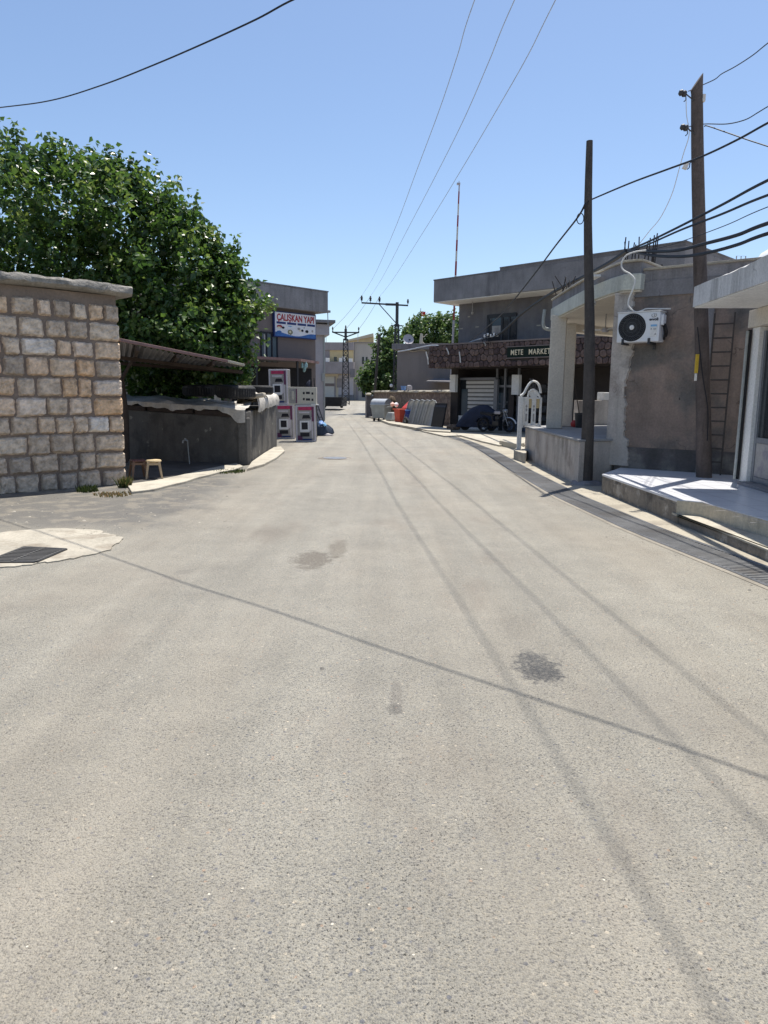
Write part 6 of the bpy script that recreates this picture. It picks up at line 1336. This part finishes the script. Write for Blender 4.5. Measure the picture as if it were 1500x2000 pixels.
b.add(vs, [(i*5+k, i*5+(k+1) % 5, (i+1)*5+(k+1) % 5, (i+1)*5+k) for i in range(n) for k in range(5)]+[tuple(range(5)), tuple(n*5+k for k in (4, 3, 2, 1, 0))]); b.build('canopy_fascia', 'white_stain', sp_)
b = MB(); b.prism([LS(p.x, p.y)[:2] for p in (cpt(.003, .303), cpt(9, .303), cpt(9, 5), cpt(.003, 5))], cz0+.003-.31, cz1-.31); b.build('canopy_slab', 'cream_stain', sp_)
b = MB(); b.prism([LS(p.x, p.y)[:2] for p in (cpt(.02, .02), cpt(9, .02), cpt(9, 5), cpt(.02, 5))], cz0-.016-.31, cz0-.003-.31); b.build('canopy_soffit', 'white_paint', sp_)
FCl = Frame((5.64, 11.0), 90+0)
cl = G(1461, 943, .31)
bd = P(1455, 638, cl.y-.1); bz0 = bd.z; bz1 = cz0-.02
def obox(o0, o1, d0, d1, z0, z1, name, m, parent=sp_, bevel=.01):
    ps = [cpt(d0, o0), cpt(d1, o0), cpt(d1, o1), cpt(d0, o1)]; b = MB(); b.hexa([LS(p.x, p.y, z0) for p in ps], [LS(p.x, p.y, z1) for p in ps]); return b.build(name, m, parent, bevel=bevel)
rel = Vector((cl.x, cl.y, 0))-Vector((ca.x, 11.0, 0)); od = rel.dot(Vector((dirc.y, -dirc.x, 0))); dd = -rel.dot(dirc)
obox(od-.17, od+.35, dd-.12, dd+6, bz0, bz1-.003, 'beam', 'cream')
obox(od-.12, od+.18, dd-.06, dd+.20, .31, bz0-.003, 'column', 'white_paint')
obox(od+.0, od+.3, dd+.55, dd+6, .31, bz0-.003, 'shop_wall', 'white_paint')
dr2 = obox(od-.03, od+.06, dd+.22, dd+1.6, .36, 2.6, 'glass_front', 'glass', bevel=0)
obox(od-.06, od-.031, dd+.20, dd+.27, .33, 2.6, 'door_post', 'alu', dr2, 0); obox(od-.055, od-.031, dd+.27, dd+1.6, .95, 1.03, 'door_rail', 'alu', dr2, 0); obox(od-.052, od-.031, dd+.27, dd+1.6, .36, .44, 'bottom_rail', 'alu', dr2, 0); obox(od-.045, od-.031, dd+.27, dd+1.6, .445, .945, 'kick_panel', 'p_grey', dr2, 0)
obox(od-.25, od+.1, dd+.19, dd+3, .31, .355, 'threshold', 'conc_grey')
p = cpt(dd-.03, od-.2); b = MB(); b.tube([LS(p.x, p.y, .36), LS(p.x, p.y, bz0-.05)], .022, 8); b.build('downpipe', 'galv_dull', sp_, smooth=True); p2 = cpt(dd-.05, od-.155); b = MB(); b.tube([LS(p2.x, p2.y, .36), LS(p2.x, p2.y, bz0-.03)], .03, 8); b.build('dark_gap_tube', 'black', sp_, smooth=True)  # black tube fills the gap between downpipe and column
# platform
pl = thing('tiled_platform', 'pale tiled shop platform with weathered riser on the right', 'platform', G(1177, 926, .31)); O2 = G(1177, 926, .31); O2.z = 0; pl.location = O2
pts = [G(1177, 926, .31), G(1250, 951, .31), G(1323, 975.5, .31), G(1373, 980, .31), G(1500, 1015, .31), Vector((4.35, 2.0, 0)), Vector((9, 2.0, 0)), Vector((9, 9.5, 0)), G(1440, 936, .31)+Vector((.4, .5, 0)), Vector((4.42, 13.25, 0))]
pp_ = [(p.x-O2.x, p.y-O2.y) for p in pts]
def ragged(poly, step, a):
    out = []
    for p, q in zip(poly, poly[1:]+poly[:1]):
        p, q = Vector(p), Vector(q); k = max(1, int((q-p).length/step))
        for i in range(k): r_ = p.lerp(q, i/k); out.append((r_.x+jit(a), r_.y+jit(a)))
    return out
random.seed(44)
b = MB(); b.prism(ragged(pp_, .09, .012), -.02, .24); b.prism(ragged(pp_, .11, .009), .2405, .276); b.build('base', 'soil_block', pl)
b = MB(); b.prism(inset(pp_, -.012), .277, .31); b.build('tile_top', 'tile', pl, bevel=.004)
b = MB(); random.seed(3)
for k in range(9):
    o0 = Vector(pp_[0]).lerp(Vector(pp_[2]), k/8)+Vector((.1, .12)); q = o0+Vector((3.2, 3.2))*.75
for k in range(26):
    y = 2.2+k*.4-O2.y; b.add([(.15, y, .3115), (5, y, .3115), (5, y+.007, .3115), (.15, y+.007, .3115)], [(0, 1, 2, 3)])
for k in range(11):
    x = .3+k*.4; b.add([(x, -9.5, .3118), (x+.007, -9.5, .3118), (x+.007, .2-x*.3, .3118), (x, .2-x*.3, .3118)], [(0, 1, 2, 3)])
b.build('tile_joints', 'dish', pl)
a1, a2, a3 = G(1323, 975.5, .31)-O2, G(1373, 980, .31)-O2, G(1500, 1015, .31)-O2
b = MB()
for p, q in ((a1, a2), (a2, a3), (a3, Vector((4.33-O2.x, 2.0-O2.y, 0)))):
    d = (Vector((q.x, q.y, 0))-Vector((p.x, p.y, 0))); nrm = Vector((d.y, -d.x, 0)).normalized()*.014; nrm = nrm if nrm.x < 0 or nrm.y < 0 and abs(nrm.y) > abs(nrm.x) else -nrm
    b.add([(p.x+nrm.x, p.y+nrm.y, .09), (q.x+nrm.x, q.y+nrm.y, .09), (q.x+nrm.x, q.y+nrm.y, .298), (p.x+nrm.x, p.y+nrm.y, .298)], [(0, 1, 2, 3)])
b.build('tiled_riser', 'sand_block', pl)
stp = thing('platform_step', 'low sandy concrete step along the front of the tiled platform', 'step', G(1312, 1010))
O3 = G(1312, 1010); pts = [G(1312, 1000.5, .12), G(1372, 1023, .12), G(1500, 1074, .12), Vector((4.08, 2.0, 0)), Vector((4.3, 2.0, 0)), G(1500, 1016, .31)-Vector((.0, 0, 0)), G(1373, 981, .31), G(1323.5, 977, .31)]
b = MB(); b.prism(ragged([(p.x-O3.x, p.y-O3.y) for p in pts], .1, .010), -.02, .10); b.build('riser', 'soil_block', stp)
b = MB(); b.prism(inset([(p.x-O3.x, p.y-O3.y) for p in pts], -.008), .102, .125); b.build('tread', 'conc_light', stp, bevel=.006)

# ================================================================ WIRES
def cable(pts, r, m, label, name='power_line', group=None, k=8):
    b = MB(); base = Vector(pts[0]); b.tube([p-base for p in catmull(pts, k)], r, 6); o = b.build(name, m, smooth=True); o.location = base; tag(o, label, 'cable', group); return o
def plane_pts(a_, c__, pxs):
    """points on a vertical plane through ground points a_, c__ seen at the given places"""
    d = Vector((c__[0]-a_[0], c__[1]-a_[1])); n2 = Vector((-d.y, d.x)); out = []
    for px, py in pxs:
        v = ray(px, py); t = (n2.x*a_[0]+n2.y*a_[1])/(n2.x*v.x+n2.y*v.y); out.append(CAMP+v*t)
    return out
lines = (((927, 0), (1.67, 9.7), 'leftmost of the three overhead lines running down the road', [(927, 0), (893, 110), (858, 215), (815, 330), (770, 450), (730, 540)]),
         ((1005, 0), (2.34, 9.0), 'middle of the three overhead lines running down the road', [(1005, 0), (955, 120), (905, 235), (850, 345), (795, 450), (748, 540)]),
         ((1085, 0), (2.80, 9.2), 'rightmost overhead line, passing the top of the striped mast', [(1085, 0), (1030, 110), (970, 215), (905, 325), (835, 440), (768, 545)]))
for i, (tp_, nr_, lab, pxs) in enumerate(lines):
    e = INS[i]; pts = plane_pts((e.x, e.y), nr_, pxs); s0 = pts[0]; v = (pts[0]-pts[1]).normalized()
    ext = [s0+v*5+Vector((0, 0, .02)), s0+v*12+Vector((0, 0, .55)), s0+v*24+Vector((0, 0, 2.4))]
    ext = [Vector((s0.x+(nr_[0]-e.x)/(nr_[1]-e.y)*(y-s0.y), y, z)) for y, z in ((7, 7.95), (2, 7.95), (-6, 8.2), (-20, 9.2))]
    cable([e]+pts[::-1]+ext, .0075, 'wire_grey', lab, group='overhead lines along the road')
for i, e in enumerate(INS[:3]):
    q = Vector((Q2.x+(-1.05+1.05*i), Q2.y, HT2*.985+Q2.z)); mid = e.lerp(q, .5)-Vector((0, 0, .12)); cable([e, mid, q], .014, 'wire_grey', ('left', 'middle', 'right')[i]+' line between the near and the far lattice pole', group='lines between the lattice poles')
L0, L1 = (-1.96, 8.46), (.89, 5.64)
pts = plane_pts(L0, L1, [(-160, 228), (0, 210), (100, 196), (200, 166), (300, 127), (400, 84), (500, 38), (590, -8)])
pts += [Vector((-.1, 6.64, 5.10)), Vector((.89, 5.64, 4.94)), Vector((1.61, 4.95, 4.85)), Vector((2.33, 4.2, 4.7)), Vector((4.5, 2.0, 4.75))]
cable(pts, .0095, 'wire', 'single dark cable crossing the sky at the upper left')
KN = P(1225, 489, 14.2); PL0, PL1 = (KN.x, KN.y), (4.20, 8.0)
def rc(pxs, r, label, ext=1, m='wire'):
    pts = plane_pts(PL0, PL1, pxs); v = (pts[-1]-pts[-2]).normalized(); pts.append(pts[-1]+v*2.5-Vector((0, 0, .08))); pts.append(pts[-1]+v*4-Vector((0, 0, .1))); return cable(pts, r, m, label, group='cables meeting at the roof rebars')
rc([(1225, 489), (1262, 474), (1320, 446), (1410, 400), (1500, 352)], .019, 'upper thick cable rising right from the roof rebars')
rc([(1226, 491), (1262, 479), (1330, 449), (1410, 418), (1500, 381)], .016, 'second cable from the top rising right from the roof rebars')
rc([(1262, 488), (1300, 481), (1350, 465), (1420, 439), (1500, 404)], .006, 'thinnest cable rising right behind the big wooden pole')
rc([(1226, 488), (1262, 491), (1320, 489), (1380, 475), (1440, 459), (1500, 436)], .024, 'thick sagging cable passing the wooden pole above the lowest one')
rc([(1226, 490), (1275, 499), (1330, 501), (1380, 494), (1440, 478), (1500, 456)], .022, 'lowest thick sagging cable right of the roof rebars')
cable(plane_pts((3.72, 13.0), (4.3, 6.5), [(1152, 391), (1230, 358), (1300, 332), (1370, 306), (1440, 273), (1500, 240), (1580, 200)]), .014, 'wire', 'cable climbing right from the slim dark pole in front of the thick pole')
mkp = FM.world(*[FM.at(905, 672, YF)[0], YF-.1], zf1); 
cable(plane_pts((3.4, 13.2), (mkp.x, mkp.y), [(1143, 398), (1128, 425), (1085, 480), (1040, 540), (985, 608), (945, 644), (918, 666)]), .016, 'wire', 'cable sloping down from the slim dark pole to the market fascia')
tk_ = plane_pts((KN.x, KN.y), tuple(FM.world(FM.at(960, 656, YF)[0], YF-.15))[:2], [(1225, 490), (1195, 510), (1150, 535), (1100, 560), (1064, 581), (1020, 612), (985, 645), (968, 656)])
cable(tk_, .045, 'wire', 'thick black cable bundle running from rebars down to the market')
wcl = plane_pts(tuple(FM.world(FM.at(960, 656, YF)[0], YF-.15))[:2], (1.5, 37.5), [(965, 656), (930, 664), (900, 675), (870, 676), (840, 675), (800, 683), (777, 687)])
cable(wcl, .03, 'wire_grey', 'grey cable draped along the fascia top to the lattice pole')
c_ = FM.world(FM.at(962, 656, YF)[0], YF-.2, FM.at(962, 656, YF)[1]); t = thing('insulator_rack', 'white porcelain insulator cluster on the fascia under the upper window', 'insulators', c_, -45)
random.seed(4)
for k in range(5): b = MB(); b.lathe([(.03, -.06), (.06, -.03), (.035, 0), (.06, .03), (.03, .06)], n=8); b.v = [(x+(-.28+.17*k), y, z+.05*(k % 2)) for x, y, z in b.v]; b.build('insulator', 'white_plain', t, smooth=True)
b = MB()
for k in range(7): b.tube(catmull([(-.3+.1*k, 0, 0), (-.2+jit(.3), -.05, -.15+jit(.1)), (-.1+jit(.3), 0, -.3+jit(.2))], 4), .012, 5)
b.tube([(-.35, 0, 0), (.45, 0, .05)], .025, 6); b.build('tangled_leads', 'wire', t)
b = MB()
for px, py, dx, dz in ((832, 687, .28, -.6), (872, 680, .25, -.3), (897, 687, .15, -.5), (945, 669, .2, -.15)): q = FM.at(px, py, YF-.09); MB().tube([(q[0], YF-.09, q[1]), (q[0]+dx*.5, YF-.1, q[1]+dz*.6), (q[0]+dx*.6, YF-.09, q[1]+dz)], .03, 5).build('loose_strap', 'wire_white', mk)
cable([on2(1345, 178)+Vector((b2.x, b2.y, .31))]+plane_pts((b2.x-.05, b2.y-.12), (4.9, 8.0), [(1358, 172), (1372, 166), (1396, 155), (1410, 144), (1436, 130), (1470, 108), (1500, 84), (1560, 40)]), .008, 'wire', 'topmost thin cable leaving the thick wooden pole', group='leads of the thick wooden pole')
cable([on2(1347, 247)+Vector((b2.x, b2.y, .31))]+plane_pts((b2.x-.05, b2.y-.12), (4.9, 8.0), [(1360, 244), (1380, 242), (1420, 242), (1455, 234), (1480, 220), (1500, 208), (1560, 175)]), .008, 'wire', 'wavy cable leaving the lower insulator of the thick wooden pole', group='leads of the thick wooden pole')
cable(plane_pts((b2.x+.1, b2.y-.1), (6.2, 9.5), [(1376, 247), (1382, 246), (1420, 259), (1460, 273), (1500, 286), (1560, 306)]), .009, 'wire', 'straight cable sloping down right from the thick wooden pole', group='leads of the thick wooden pole')
cable(plane_pts((b2.x, b2.y-.05), (KN.x, KN.y-.2), [(1340, 192), (1341, 225), (1346, 262), (1335, 300), (1326, 332), (1312, 380), (1290, 425), (1268, 452), (1250, 475)]), .007, 'wire_white', 'thin pale lead hanging from the thick pole down to the rebars', group='leads of the thick wooden pole')
acp = plane_pts(tuple(FB_.world(-.1, -.50))[:2], tuple(FB_.world(1, -.40))[:2], [(1262, 489), (1240, 492), (1222, 500), (1214, 515), (1217, 527), (1232, 536), (1240, 548), (1236, 565), (1228, 585), (1228, 598), (1238, 608)])
cable(acp, .014, 'wire_white', 'white cable hanging from the rebars to the air conditioner', k=6)
acq = plane_pts(tuple(FB_.world(-.1, -.2))[:2], tuple(FB_.world(1, -.2))[:2], [(1238, 608), (1245, 609), (1255, 606), (1263, 603), (1285, 603), (1310, 603)])
cable(acq, .012, 'wire_white', 'short white cable across the air conditioner top')
